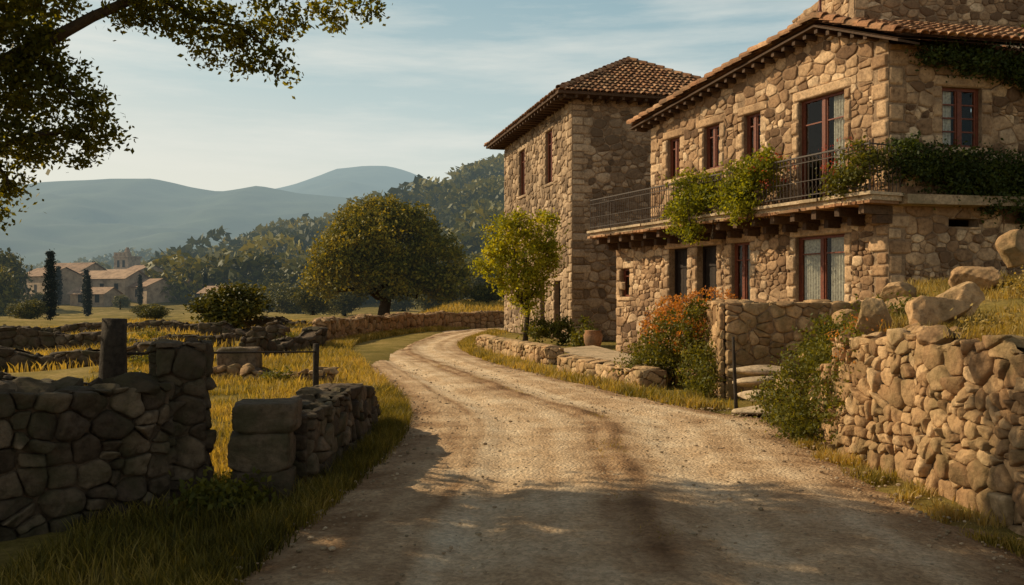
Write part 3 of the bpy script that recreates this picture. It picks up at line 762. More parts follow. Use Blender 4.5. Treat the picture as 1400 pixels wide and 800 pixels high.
# ------------------------------------------------------------------ TOWER HOUSE
Tc = np.array([2.46, 36.0]); eT = np.array([-.243, .970]); rT = np.array([.970, .243])
th_ = empty("tall_stone_house", (5.5, 42, 0), "tall stone house with hipped clay tile roof beside the road", "house")
FT = frame(Tc, eT, True); FT2 = frame(Tc, rT, False)
TO = [(2.7, 3.85, 6.9, 9.25), (7.4, 8.6, 6.9, 9.15), (1.5, 2.5, 0.02, 2.5), (3.9, 4.7, .02, 2.6), (6.6, 7.5, 2.0, 3.6), (9.4, 10.2, 2.0, 3.6)]
TS = dict(rr=(.07, .25), depth=.045, K=12, rings=3, gap=.01)
mw = MB(); core(mw, FT, 0, 11.75, 0, 10.1, TO); masonry(mw, FT, .45, 11.35, 0, 10.05, openings=[grow(o, sill=o[2] > 1) for o in TO], **TS)
for o in TO: surround(mw, FT, o, sill=o[2] > 1)
quoins(mw, FT, 0, 1, 0, 10.1, w=.5); quoins(mw, FT, 11.75, -1, 0, 10.1)
core(mw, FT2, 0, 8, 0, 10.1); masonry(mw, FT2, .5, 5.5, 0, 10.05, tint=(0, .9), **TS); quoins(mw, FT2, 0, 1, 0, 10.1, w=.7)
a, b, c_ = Tc + eT * 11.75, Tc + eT * 11.75 + rT * 8, Tc + rT * 8
mw.add([[*a, 0], [*b, 0], [*b, 10.1], [*a, 10.1]], [[0, 1, 2, 3]], .5, 1); mw.add([[*c_, 0], [*b, 0], [*b, 10.1], [*c_, 10.1]], [[0, 1, 2, 3]], .5, 1)
mw.build("wall", [STONE_T, MORTAR], th_, smooth=True)
for o in TO[:2] + TO[4:]: window(th_, FT, o, "casement")
for o in TO[2:4]:
    md = MB(); md.box(FT, o[0], o[1], o[2], o[3], -.3, -.24, .5)
    for i in range(6): md.box(FT, o[0] + i * (o[1] - o[0]) / 6 + .005, o[0] + (i + 1) * (o[1] - o[0]) / 6 - .005, o[2], o[3], -.238, -.22, R.uniform(0, 1))
    md.build("door", DOORW, th_)
mr = MB(); o_ = .85; ze = 10.05; zr = 12.7
cs = [Tc - eT * o_ - rT * o_, Tc - eT * o_ + rT * (8 + o_), Tc + eT * (11.75 + o_) + rT * (8 + o_), Tc + eT * (11.75 + o_) - rT * o_]
r0 = Tc + eT * 3.6 + rT * 3.9; r1 = Tc + eT * 8.2 + rT * 3.9
def hip(p0, p1, tops):
    p0 = np.array([*p0, ze]); p1 = np.array([*p1, ze]); A = p1 - p0; L = np.linalg.norm(A); A /= L
    tp = [np.array([*q, zr]) for q in tops]
    n = np.cross(A, tp[0] - p0); n /= np.linalg.norm(n); S = np.cross(n, A)
    if S[2] < 0: S = -S
    poly = [(0, 0), (L, 0)] + [((q - p0) @ A, (q - p0) @ S) for q in tp]
    roofplane(mr, p0, A, S, poly, cw=.25, rl=.4)
hip(cs[0], cs[1], [r0]); hip(cs[1], cs[2], [r1, r0]); hip(cs[2], cs[3], [r1]); hip(cs[3], cs[0], [r0, r1])
for p, q in ((cs[0], r0), (cs[1], r0), (cs[2], r1), (cs[3], r1)):
    verge(np.array([*p, ze + .05]), np.array([*q, zr + .05]), 16)
verge(np.array([*r0, zr + .05]), np.array([*r1, zr + .05]), 12)
mr.build("roof", TILE, th_)
ms = MB()
for i in range(4):
    p, q = cs[i], cs[(i + 1) % 4]; m = (Tc + eT * 5.9 + rT * 4)
    pi, qi = p + (m - p) * .22, q + (m - q) * .22
    ms.add([[*p, ze - .09], [*q, ze - .09], [*qi, ze - .1], [*pi, ze - .1]], [[0, 1, 2, 3]], .4)
    ms.add([[*p, ze - .09], [*q, ze - .09], [*q, ze + .03], [*p, ze + .03]], [[0, 1, 2, 3]], .6)
for i in range(26): ms.box(FT, -.6 + i * .5, -.5 + i * .5, ze - .22, ze - .095, -.02, .78, R.uniform(.2, .9))
for i in range(17): ms.box(FT2, -.6 + i * .5, -.5 + i * .5, ze - .22, ze - .095, -.02, .78, R.uniform(.2, .9))
ms.build("eave", WOOD, th_, label="deep timber eave with rafter ends")

# ------------------------------------------------------------------ WALLS (dry stone)
def drystone(name, pts, hf, thick, label, mat=STONE_D, rr=(.05, .15), depth=.07, K=20, rings=5, caps=.9, capsize=(.17, .1), category="stone wall", tint=(.05, 1), group=None, slabcap=False, ax=1.3, jm=None, gap=.003, hic=False):
    mb = MB(); pts = [np.array(p, float) for p in pts]; S = 0
    tot = sum(np.linalg.norm(b - a) for a, b in zip(pts[:-1], pts[1:])); ns = len(pts) - 1
    KW = dict(rr=rr, depth=depth, K=K, rings=rings, gap=gap, tint=tint, ax=ax, rough=1.1, split=.35)
    for k, (a, b) in enumerate(zip(pts[:-1], pts[1:])):
        L = np.linalg.norm(b - a); d = (b - a) / L
        z0 = float(min(height(a[0], a[1]), height(b[0], b[1]))); z0 = min(z0, 0.0)
        def sharp(i):
            if i <= 0 or i >= ns: return False
            p, q = pts[i] - pts[i - 1], pts[i + 1] - pts[i]; return (p @ q) / np.linalg.norm(p) / np.linalg.norm(q) < .8
        ea, eb = (thick / 2 if sharp(k) else 0), (thick / 2 if sharp(k + 1) else 0)
        top = lambda u, S=S: hf(min(max((S + u) / tot, 0), 1))
        for left in (True, False):
            nrm = np.array([-d[1], d[0]]) if left else np.array([d[1], -d[0]])
            O = a + nrm * (thick / 2); F = (O, d, nrm)
            us = np.linspace(0, L, max(3, int(L / .4)))
            core(mb, F, -ea, L + eb, z0 - .05, lambda u: top(u) - .05, mat=1, brk=list(us))
            masonry(mb, F, -ea, L + eb, z0 - .04, top, **KW)
        for e, sgn in ((a, -1), (b, 1)):
            if (k == 0 and sgn < 0) or (k == ns - 1 and sgn > 0):
                F = (e - np.array([-d[1], d[0]]) * thick / 2, np.array([-d[1], d[0]]), d * sgn)
                tt = top(0 if sgn < 0 else L)
                core(mb, F, 0, thick, z0 - .05, tt - .05, mat=1)
                masonry(mb, F, 0, thick, z0 - .04, tt, **KW)
        us = np.linspace(-ea, L + eb, max(2, int(L / .3)) + 1)
        for u0, u1 in zip(us[:-1], us[1:]):
            F = (a, d, np.array([-d[1], d[0]]))
            mb.add(loc(F, [[u0, top(u0) - .05, -thick / 2], [u1, top(u1) - .05, -thick / 2], [u1, top(u1) - .05, thick / 2], [u0, top(u0) - .05, thick / 2]]), [[0, 1, 2, 3]], .4, 1)
        if slabcap:
            u = 0
            while u < L - .1:
                w = min(R.uniform(.4, .8), L - u)
                p = a + d * (u + w / 2); rock(mb, (p[0], p[1], top(u + w / 2) + .0), (w * .52, thick * .62, .07), R.uniform(.7, 1), 0, 7, math.atan2(d[1], d[0])); u += w
        else:
            u = .05
            while u < L - .02:
                for off in ((-thick * .25, thick * .25) if thick > .38 else (0,)):
                    if R.random() > caps: continue
                    s = capsize[0] * R.uniform(.45, 1.35); p = a + d * (u + R.uniform(-.04, .04)) + np.array([-d[1], d[0]]) * (off + R.uniform(-.04, .04))
                    rock(mb, (p[0], p[1], top(min(u, L)) - .03 + R.uniform(-.02, .02)), (s, s * R.uniform(.6, 1), capsize[1] * R.uniform(.5, 1.5)), R.uniform(*tint), 0, 14, hi=hic)
                u += capsize[0] * 1.3
        S += L
    m = pts[0]
    return mb.build(name, [mat, jm or EARTHJ], None, (m[0], m[1], 0), True, label, category, None, group)

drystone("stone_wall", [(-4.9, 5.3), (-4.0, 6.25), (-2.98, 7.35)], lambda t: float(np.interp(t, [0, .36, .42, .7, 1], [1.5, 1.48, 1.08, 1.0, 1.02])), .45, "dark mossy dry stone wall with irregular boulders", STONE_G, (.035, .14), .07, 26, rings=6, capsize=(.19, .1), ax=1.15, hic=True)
def pillar(name, c, w, d, h, rot, mat, label, hb=.3, base=0):
    mb = MB(); z = base
    while z < h - .02:
        e = min(z + R.uniform(hb * .7, hb * 1.3), h)
        if h - e < hb * .4: e = h
        s = R.uniform(.92, 1.06); a = rot + R.uniform(-.06, .06)
        v = IC4_V.copy(); m = np.abs(v).max(1)[:, None]; v = v / m
        for _ in range(16):
            n = R.normal(size=3); n /= np.linalg.norm(n); dd = np.abs(n).sum() * R.uniform(.8, .93)
            k = np.maximum(v @ n - dd, 0); v -= (k * .95)[:, None] * n
        sd = R.uniform(0, 40)
        v *= (1 + .03 * wn(v, 2.4, sd) + .022 * wn(v, 6, sd) + .012 * wn(v, 15, sd))[:, None]
        v *= np.array([w / 2 * s, d / 2 * s, (e - z) / 2 * 1.02])
        ca, sa = math.cos(a), math.sin(a)
        v = v @ np.array([[ca, sa, 0], [-sa, ca, 0], [0, 0, 1]]) + np.array([c[0] + R.uniform(-.025, .025), c[1] + R.uniform(-.02, .02), (z + e) / 2])
        mb.add(v, IC4_F, R.uniform(.2, .9)); z = e
    return mb.build(name, mat, None, (c[0], c[1], base), True, label, "stone pillar")
drystone("stone_pillar", [(-3.03, 7.48), (-2.66, 7.62)], lambda t: 1.34, .4, "squat pillar of stacked rough stones at the wall end", STONE_G, (.05, .15), .045, 26, rings=6, capsize=(.17, .06), category="stone pillar", ax=1.3, hic=True)
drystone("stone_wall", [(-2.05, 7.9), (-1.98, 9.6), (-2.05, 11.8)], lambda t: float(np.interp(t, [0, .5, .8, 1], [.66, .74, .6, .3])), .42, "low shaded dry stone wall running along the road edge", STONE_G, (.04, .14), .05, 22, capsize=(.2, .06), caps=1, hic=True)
pillar("stone_block", (-2.14, 7.6), .52, .5, .82, .12, STONE_G, "large squared stone blocks stacked at the wall end", .34)
for pts, h, lab in [
    ([(-13, 13.5), (-9.5, 14.8), (-6.6, 14.6)], .45, "low ruined field wall in the grass"),
    ([(-6.4, 17.8), (-3.6, 17.3)], .38, "short low field wall among sunlit grass"),
    ([(-16, 20), (-11, 21.5), (-7.5, 21)], .65, "broken terrace wall of rough stone"),
    ([(-7.2, 24), (-6.1, 27), (-6.9, 31)], .8, "curved roadside field wall"),
    ([(-22, 27), (-15, 29), (-9, 28)], .75, "long low terrace wall of grey stone"),
    ([(-12, 34), (-8.5, 33.2)], .8, "crumbling stretch of terrace wall"),
    ([(-32, 38), (-22, 41), (-13, 39)], .7, "long field wall crossing the terraces"),
    ([(-15, 48), (-9.5, 47)], .8, "distant short stretch of dry stone wall")]:
    ph = R.uniform(0, 6); far = pts[0][1] > 23
    drystone("field_wall", pts, lambda t, h=h, ph=ph: h * (.8 + .2 * math.sin(t * 9 + ph) + .1 * math.sin(t * 31)), .5, lab, STONE_D if R.random() < .35 else STONE_G, (.09, .22) if far else (.06, .2), .07, 10, rings=3, capsize=(.22, .08), caps=.6, group="ruined field walls", category="field wall", tint=(0, .8))
drystone("field_wall", [(-6.9, 31.5), (-6.6, 38), (-5.6, 44.5), (-3.6, 50.8), (1, 57), (8, 61.5)], lambda t: .95 + .05 * math.sin(t * 40), .5, "long curving stone wall along the outer road bend", STONE_D, (.12, .28), .07, 10, rings=3, capsize=(.26, .09), category="field wall", tint=(0, .6))
pillar("stone_block", (-5.6, 18), .8, .55, .72, .05, STONE_G, "weathered rectangular stone block in the field", .6)

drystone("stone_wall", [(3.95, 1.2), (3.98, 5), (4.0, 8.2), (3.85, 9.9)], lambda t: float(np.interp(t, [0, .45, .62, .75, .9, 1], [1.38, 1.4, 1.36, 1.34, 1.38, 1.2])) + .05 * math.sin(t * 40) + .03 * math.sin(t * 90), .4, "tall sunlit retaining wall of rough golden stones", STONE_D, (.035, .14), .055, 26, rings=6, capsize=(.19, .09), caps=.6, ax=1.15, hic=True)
drystone("stone_wall", [(3.85, 10.0), (4.1, 11.4), (5.4, 12.2)], lambda t: float(np.interp(t, [0, .5, 1], [1.0, .7, .9])), .4, "low end of the retaining wall beneath the shrubs", STONE_D, (.05, .15), .06, 20, capsize=(.2, .1), caps=.6)
drystone("terrace_wall", [(4.5, 21.8), (4.1, 18.2), (3.9, 15.5), (5.6, 15.75), (7.6, 16.1)], lambda t: float(np.interp(t, [0, .4, .55, .62, 1], [1.62, 1.62, 1.68, 1.64, 1.68])), .42, "rubble terrace wall below the house windows", STONE_D, (.05, .19), .045, 18, capsize=(.2, .06), caps=.8, jm=MORTAR)
drystone("low_wall", [(1.15, 23.3), (-.1, 27.4), (-1.0, 31)], lambda t: .42, .45, "low stone kerb wall with pale flat caps", STONE_D, (.06, .16), .05, 14, rings=4, slabcap=True)
drystone("low_wall", [(2.75, 17.0), (1.85, 19.2), (1.35, 21.2)], lambda t: .34, .5, "low capped wall along the house forecourt", STONE_D, (.06, .16), .05, 14, rings=4, slabcap=True)
for (x, y, z, s, lab) in [(4.3, 8.9, 1.58, (.34, .33, .24), "big sun-bleached boulder resting on the retaining wall"), (3.95, 9.55, 1.52, (.22, .24, .26), "upright rounded boulder on the wall end"), (4.85, 9.5, 1.7, (.3, .26, .22), "rounded boulder behind the wall top"),
    (6.6, 12.4, 2.0, (.4, .34, .26), "large grey boulder on the grassy bank"), (7.6, 13.2, 2.4, (.34, .34, .36), "tall pale boulder on the upper bank"), (5.6, 12.3, 1.6, (.4, .24, .16), "flat slab-like boulder on the bank"),
    (6.2, 14.0, 1.8, (.34, .28, .2), "rough boulder below the terrace"), (5.5, 14.4, 1.35, (.3, .25, .2), "weathered boulder below the terrace wall"), (5.0, 8.0, 1.62, (.24, .22, .15), "small boulder in the bank grass"), (4.6, 6.9, 1.48, (.22, .28, .15), "boulder half set in the bank soil"),
    (7.6, 10.4, 2.2, (.34, .28, .24), "boulder on the upper grassy bank"), (5.9, 9.4, 1.75, (.3, .24, .16), "low boulder sunk in dry grass"), (4.2, 13.4, .35, (.34, .3, .28), "boulder beside the stone steps"), (4.9, 13.9, .8, (.35, .3, .28), "boulder above the stone steps")]:
    mb = MB(); rock(mb, (x, y, z), s, R.uniform(.35, .8), 0, 16, hi=True); mb.build("boulder", STONE_D, None, (x, y, z - s[2]), True, lab, "boulder", group="boulders on the bank")
mb = MB()
for i, (x, y) in enumerate([(3.75, 13.0), (3.9, 13.5), (4.0, 14.0), (4.1, 14.5)]):
    rock(mb, (x + .1, y, .06 + i * .16), (.62, .34, .1), R.uniform(.6, 1), 0, 6, .1 + R.uniform(-.1, .1))
mb.build("stone_steps", SLAB, None, (3.8, 12.8, 0), True, "rough flight of worn stone steps", "steps")
mb = MB(); mb.add([[1.7, 21.0, .3], [2.9, 17.6, .3], [3.6, 18, .3], [2.5, 27, .3], [1.2, 25, .3]], [[0, 1, 2], [0, 2, 3], [0, 3, 4]], .7)
mb.add([[1.7, 21.0, .3], [2.9, 17.6, .3], [2.9, 17.6, -.1], [1.7, 21.0, -.1]], [[0, 1, 2, 3]], .7)
mb.build("forecourt_paving", SLAB, kind="structure", label="pale stone forecourt paving beside the house")
def post(name, p0, p1, r0, r1, label):
    mb = MB(); k = 7; pts = [np.array(p0) + (np.array(p1) - np.array(p0)) * i / (k - 1) for i in range(k)]
    mb.tube(pts, list(np.linspace(r0, r1, k)), 9, .5, 0, .1); return mb.build(name, WOODG, None, p0, True, label, "post")
post("fence_post", (-3.86, 8.4, 0), (-3.8, 8.4, 1.52), .16, .11, "thick dark weathered wooden post with slanted top")
post("fence_post", (-2.92, 13, 0), (-2.9, 13, 1.05), .05, .045, "thin weathered wooden post beside the road")
mb = MB(); mb.tube([(-3.8, 8.45, 1.18), (-3.4, 10.3, 1.08), (-2.9, 13, .93)], [.016, .014, .014], 6)
mb.build("fence_rail", WOODG, None, (-3.8, 8.45, .8), True, "thin dark rail strung between wooden posts", "fence")
post("wooden_stake", (3.35, 13.1, 0), (3.3, 13.1, 1.15), .03, .022, "slim weathered wooden stake beside the steps")
mb = MB(); mb.tube([(2.75, 29.8, 0), (2.75, 29.8, .25), (2.75, 29.8, .5), (2.75, 29.8, .62), (2.75, 29.8, .66)], [.2, .3, .33, .26, .3], 16); mb.build("clay_pot", TILE, None, (2.75, 29.8, 0), True, "round terracotta pot by the house corner", "pot")

# ------------------------------------------------------------------ BUSHES
plant("flowering_bush", "large bush of orange and rust blossoms beside the terrace wall",
      [(3.3, 17.6, .75, .75, .7, .65), (3.75, 17.0, 1.1, .6, .6, .6), (3.0, 18.2, .45, .6, .6, .45), (3.5, 16.2, .4, .4, .5, .45), (3.6, 19.0, 1.2, .5, .7, .4), (2.6, 17.6, .3, .4, .4, .35), (3.4, 15.6, .3, .35, .4, .3)], 320, .24, 50, .035, LEAF_BUSH, "bush",
      fl=([(3.35, 17.5, 1.1, .7, .7, .45), (3.85, 17.1, 1.45, .6, .6, .4), (3.6, 18.8, 1.4, .5, .6, .35)], FLOWER_O, 420, .03), inner=.4)
plant("green_bush", "dense sprawling green bush against the retaining wall", [(3.75, 10.9, .55, .45, .6, .55), (4.05, 10.4, .85, .4, .5, .5), (4.2, 11.4, .95, .5, .5, .6), (3.6, 11.6, .35, .4, .4, .35), (3.5, 10.6, .25, .3, .4, .25)], 280, .18, 55, .026, LEAF_BUSH, "bush", fl=([(4.1, 10.2, 1.1, .3, .35, .3)], FLOWER_O, 60, .018), inner=.4)
plant("green_bush", "small green shrub on the retaining wall end", [(3.85, 9.6, 1.05, .3, .4, .4), (3.7, 9.9, .6, .25, .35, .45)], 80, .16, 50, .024, LEAF_BUSH, "bush", fl=([(3.85, 9.6, 1.2, .3, .35, .3)], FLOWER_O, 30, .018))
plant("green_bush", "low green shrub at the foot of the tall house", [(1.1, 33.5, .5, .6, .6, .45), (1.9, 33.2, .5, .5, .5, .5), (2.6, 31.2, .4, .4, .5, .6)], 90, .25, 45, .06, LEAF_BUSH, "bush")
plant("green_bush", "shrub filling the gap beside the stone steps", [(4.6, 12.6, .8, .5, .45, .5), (5.2, 11.9, 1.3, .5, .4, .4)], 90, .2, 50, .03, LEAF_BUSH, "bush", fl=([(4.7, 12.4, 1.0, .5, .4, .4)], FLOWER_O, 20, .02))
for x, y, z, s in ((5.4, 7.6, 1.62, .22), (6.4, 10.8, 1.9, .3), (5.2, 10.6, 1.6, .25), (4.5, 5.8, 1.42, .16), (4.35, 7.9, 1.45, .18), (5.6, 8.8, 1.7, .24), (6.9, 9.6, 1.95, .28)):
    plant("dry_tussock", "small dry shrub rooted in the raised bank", [(x, y, z, s, s, s * .7)], 16, .16, 40, .022, GRASSF if R.random() < .5 else LEAF_BUSH, "bush", group="dry shrubs on the bank", tb=.45)
for x, y, s in ((-2.35, 6.9, .2), (-5.2, 12, .3), (-6.8, 15.4, .35), (-4.6, 17.0, .25), (-8.2, 19.5, .4), (-10.5, 25, .5), (-7.4, 29.5, .45), (-13, 31, .6)):
    plant("wild_shrub", "low wild shrub growing among field walls", [(x, y, s * .6, s, s, s * .7), (x + s, y + .2, s * .4, s * .7, s * .7, s * .5)], 40, .18, 40, .03, LEAF_BUSH, "bush", group="wild shrubs by the walls")

# ------------------------------------------------------------------ TREES
limbs = [bent((.55, 33.5, 1.3), (.55 + dx, 33.5 + dy, z), .05, .015, 5) for dx, dy, z in ((-.9, .2, 3.2), (.8, -.3, 3.4), (.1, .6, 4.2), (-.4, -.5, 3.9), (.5, .3, 4.4), (.0, -.6, 2.6))]
tree("young_tree", (.55, 33.5, 0), ([(.5, 33.5, 0), (.53, 33.5, .6), (.6, 33.5, 1.2), (.5, 33.5, 2.2), (.45, 33.5, 3.6)], [.12, .1, .085, .06, .02]), limbs,
     [(.5, 33.5, 3.3, 1.2, 1.1, 1.2), (-.3, 33.4, 4.1, .7, .7, .8), (1.1, 33.5, 4.3, .7, .7, .8), (.3, 33.5, 2.4, 1.0, 1.0, .7), (-.7, 33.4, 3.0, .6, .6, .7), (.7, 33.5, 1.6, .6, .6, .5), (.2, 33.5, 4.7, .35, .35, .45), (1.4, 33.5, 3.3, .5, .5, .6)], 270, .34, 42, .07, LEAF_YEL, "slender bright green tree growing beside the tall stone house", tb=.62)
bx, by = -10.9, 75
limbs = [bent((bx, by, 1.8), (bx + dx, by + dy, z), .28, .06, 5) for dx, dy, z in ((-4, 0, 5), (4, 1, 5), (-1.5, -1.5, 7), (2, 1, 7.5), (-2.5, 2, 6), (4.5, -1, 3.6), (-4.5, -1, 3.4), (0, 0, 8))]
tree("broad_tree", (bx, by, 0), ([(bx - .1, by, -.1), (bx, by, .8), (bx + .15, by, 1.8), (bx, by, 3.5), (bx, by, 6)], [.6, .5, .45, .3, .12]), limbs,
     [(bx, by, 6.4, 4.6, 4.2, 3.2), (bx - 3.4, by - .6, 5.4, 2.6, 2.4, 2.1), (bx + 3.8, by, 5.2, 2.8, 2.4, 2.3), (bx - .6, by, 8.7, 2.6, 2.4, 1.6), (bx + 2, by, 8.1, 2.2, 2.2, 1.5), (bx - 5.0, by, 3.4, 1.7, 1.6, 1.3), (bx + 5.2, by, 3.2, 2.3, 2, 1.4), (bx + 1.2, by - 1, 4, 3.2, 3, 1.9), (bx - 1.5, by - 2.4, 5.4, 2.4, 1.8, 1.8), (bx - 2.4, by - 1, 7.4, 1.6, 1.6, 1.3), (bx - 2.6, by - 1.5, 3.4, 1.8, 1.6, 1.2)], 900, .8, 60, .16, LEAF_BIG, "broad rounded tree with thick dark trunk in the field", inner=.84, tb=.6)
ox, oy = -8.6, 9.4
fore = [(-5.15, 9, 4.63, .5), (-4.85, 9, 3.88, .36), (-4.43, 9, 3.68, .3), (-4.95, 9.1, 3.35, .34), (-4.5, 8.9, 3.24, .26), (-4.16, 8.9, 3.4, .2), (-5.15, 8.9, 2.86, .22), (-5.25, 9.2, 3.9, .5), (-5.3, 8.8, 3.3, .4), (-4.75, 8.9, 4.25, .25), (-5.3, 9, 2.6, .14),
        (-3.68, 9, 4.72, .28), (-3.3, 9, 4.56, .28), (-2.95, 9, 4.46, .3), (-2.65, 9.1, 4.32, .26), (-2.4, 9.1, 4.08, .16), (-2.42, 8.9, 4.6, .28), (-1.9, 9, 4.66, .18), (-1.5, 9, 4.74, .16), (-1.75, 9, 4.5, .08), (-4.0, 9.1, 4.7, .24), (-4.55, 9, 4.05, .2), (-4.8, 9.2, 5.0, .4), (-3.1, 9, 4.2, .12), (-2.75, 9, 4.08, .1),
        (-2.9, 8.6, 5.2, .5), (-3.8, 8.3, 5.4, .6), (-2.0, 8.4, 5.5, .45), (-4.6, 8.2, 5.6, .6), (-1.2, 8.5, 5.4, .35)]
canopy = [(-5.5, 8, 6.2, 1.2, 1.1, .8), (-7, 7.4, 6.0, 1.6, 1.3, 1.0), (-8.6, 9, 6.8, 2, 1.8, 1.2), (-6.4, 9.8, 5.6, 1.2, 1, .9), (-6.6, 8.8, 4.4, .9, .9, .8), (-7.6, 7.0, 4.6, 1.2, .9, .9), (-4.4, 7.5, 6.5, 1.2, .9, .7), (-2.8, 7.4, 6.4, .9, .8, .5), (-8.6, 8.2, 5.2, 1.2, 1, .9), (-6.8, 5.4, 4.6, 1, .9, .8), (-5.4, 6.0, 6.4, 1.1, 1, .6), (-9.5, 7, 5.5, 1.2, 1.2, 1), (-6.5, 10.0, 3.5, .6, .6, .5), (-3.9, 6.2, 6.8, 1.1, .9, .5), (-6.9, 7.2, 3.6, .9, .7, .7), (-8.0, 6.0, 3.8, 1, .8, .8), (-7.4, 6.2, 5.6, 1.1, .9, .8)]
J = (-8.4, 9.3, 3.6)
limbs = [([J, (-6.8, 9.2, 3.9), (-5.6, 9.05, 4.0), (-4.85, 9, 4.3), (-4.3, 9, 4.6), (-3.7, 9, 4.86), (-2.9, 8.9, 5.0), (-2.0, 8.8, 5.1)], [.2, .13, .085, .065, .055, .045, .03, .018]),
         ([J, (-6.6, 9.1, 3.3), (-5.4, 9, 3.22), (-4.9, 9, 3.4), (-4.3, 8.95, 3.42)], [.13, .07, .035, .024, .012]),
         ([(-3.7, 9, 4.86), (-3.3, 9, 4.6), (-2.8, 9, 4.5), (-2.4, 9.05, 4.2)], [.03, .024, .018, .008]),
         ([(-2.9, 8.9, 5.0), (-2.2, 9, 4.85), (-1.5, 9, 4.9)], [.02, .015, .008]),
         ([(-4.9, 9, 4.25), (-4.6, 9, 3.9), (-4.4, 9, 3.7)], [.03, .02, .01]), ([(-5.4, 9, 3.22), (-5.15, 8.95, 2.95), (-5.1, 8.9, 2.8)], [.02, .015, .008]),
         ([J, (-7.5, 8.6, 5), (-6, 8, 6), (-4, 7.4, 6.5), (-2.6, 7.4, 6.4)], [.2, .15, .1, .05, .02]), ([J, (-8, 7.8, 5), (-7.2, 6.6, 5), (-6.6, 5.4, 4.8)], [.16, .1, .06, .03]), ([J, (-8.7, 9, 5.2), (-8.6, 9, 6.9)], [.2, .14, .05]),
         ([(-6, 8, 6), (-5, 6.8, 6.5), (-3.8, 6.2, 6.8)], [.06, .04, .015])]
def ex(mc): crown(mc, canopy, 1000, .5, 26, .075, inner=.3, tb=.45)
tree("oak_tree", (ox, oy, 0), ([(ox - .1, oy, -.1), (ox, oy, .8), (ox + .05, oy, 2), J, (ox, oy - .2, 5)], [.42, .33, .29, .25, .16]), limbs,
     [(x, y, z, r, r, r * .85) for x, y, z, r in fore], 700, .15, 46, .031, LEAF_OAK, "spreading oak tree with leafy overhanging branches", extra=ex, inner=.3)

def blob_tree_mesh(seed, w, h, cy=False):
    mt = MB(); mt.tube([(0, 0, -1.0), (.05 * w, 0, h * .25), (0, 0, h * .55)], [.05 * w, .035 * w, .02 * w], 7)
    mt.tube([(0, 0, h * .2), (.2 * w, 0, h * .5)], [.025 * w, .01 * w], 5); mt.tube([(0, 0, h * .2), (-.2 * w, .1 * w, h * .5)], [.025 * w, .01 * w], 5)
    mc = MB()
    if cy:
        for i in range(10):
            z = h * (.1 + .088 * i); r = w * .5 * (math.sin(math.pi * min(1, (.22 + .085 * i))) ** .8) + .04
            crown(mc, [(0, 0, z, r * .8, r * .8, h * .06)], 20, w * .2, 34, .13, inner=.3)
    else:
        bl = [(0, 0, h * .52, w * .4, w * .4, h * .4)]
        for _ in range(6):
            a = R.uniform(0, 6.28); r = R.uniform(.15, .3) * w; rr = R.uniform(.2, .3) * w
            bl.append((math.cos(a) * r, math.sin(a) * r, h * R.uniform(.22, .72), rr, rr, rr * .8))
        crown(mc, bl, 190, w * .14, 34, w * .032, inner=.75)
    a = mt.build("trunk", BARK); b = mc.build("crown", LEAF_CYP if cy else LEAF_FAR)
    ma_, mb_ = a.data, b.data
    bpy.data.objects.remove(a); bpy.data.objects.remove(b)
    return ma_, mb_
TM = [blob_tree_mesh(i, 6, h) for i, h in enumerate((5.0, 5.6, 4.4, 6.2))]
CY = blob_tree_mesh(9, 1.7, 9, True)
def put(name, mesh, x, y, s, label, category, group, z=None, sx=1):
    z = float(height(x, y)) if z is None else z
    e = empty(name, (x, y, z), label, category, group); e.rotation_euler[2] = R.uniform(0, 6.28); e.scale = (s * sx, s * sx, s)
    for nm, m in (("trunk", mesh[0]), ("crown", mesh[1])):
        o = bpy.data.objects.new(nm, m); COL.objects.link(o); o.parent = e
    return e
gl = "trees in the fields and valley"
spec = [(-14.7, 46, .5, 1.25, "round bushy green tree among the field walls"), (-38, 69, .36, 1.1, "small round olive tree on the terrace"), (-55.5, 93, 1.3, .8, "tall dark tree at the village edge"), (-64, 108, 1.5, .9, "tall dark tree by the village"),
        (-30, 112, .85, 1.1, "rounded tree on the valley slope"), (-24, 96, .6, 1.2, "bushy tree on the valley slope"), (-34, 128, 1.0, 1.1, "rounded tree on the valley slope"), (-14, 112, .9, 1.1, "leafy tree below the wooded hill"), (-4, 104, .9, 1.1, "leafy tree below the wooded hill"), (2, 98, 1.0, 1, "leafy tree beside the tall house"),
        (-39, 138, 1.0, 1.1, "rounded green valley tree"), (-66, 180, 1.2, 1, "leafy tree by the village houses"), (-50, 165, 1.2, 1.1, "rounded green valley tree"), (-104, 200, 1.4, 1, "leafy tree by the village houses"), (-2.0, 74, .45, 1.2, "low bushy tree above the road bend"), (3.5, 80, .9, 1, "leafy tree above the road bend"), (-17.5, 92, .6, 1.1, "bushy tree behind the broad tree"), (-27, 84, .35, 1.3, "low bushy tree in a field"), (-36, 88, .25, 1.3, "low bushy tree in a field"),
        (-33, 100, .4, 1.2, "low bushy tree in a field"), (-21, 70, .28, 1.4, "low bushy tree by a field wall"), (-26, 64, .24, 1.4, "low bushy tree by a field wall"), (-44, 78, .22, 1.3, "low bushy tree on the terrace"), (-31, 74, .22, 1.4, "low bushy tree on the terrace"), (-19, 84, .5, 1.2, "bushy tree behind the broad tree"), (-38, 112, .4, 1.2, "bushy tree beside a village house"), (-60, 112, .35, 1.2, "bushy tree beside a village house"), (-43, 150, 1.0, 1.2, "rounded green valley tree"), (-24, 125, 1.0, 1.2, "rounded tree on the valley slope"), (-9, 96, .6, 1.2, "leafy tree below the wooded hill"), (-50, 112, .3, 1.2, "bushy tree beside a village house"), (-47, 140, .8, 1.1, "leafy tree by the village houses"), (-57, 137, .75, 1.1, "leafy tree by the village houses")]
for x, y, s, sx, lab in spec: put("field_tree", TM[int(R.integers(0, 4))], x, y, s, lab, "tree", gl, sx=sx)
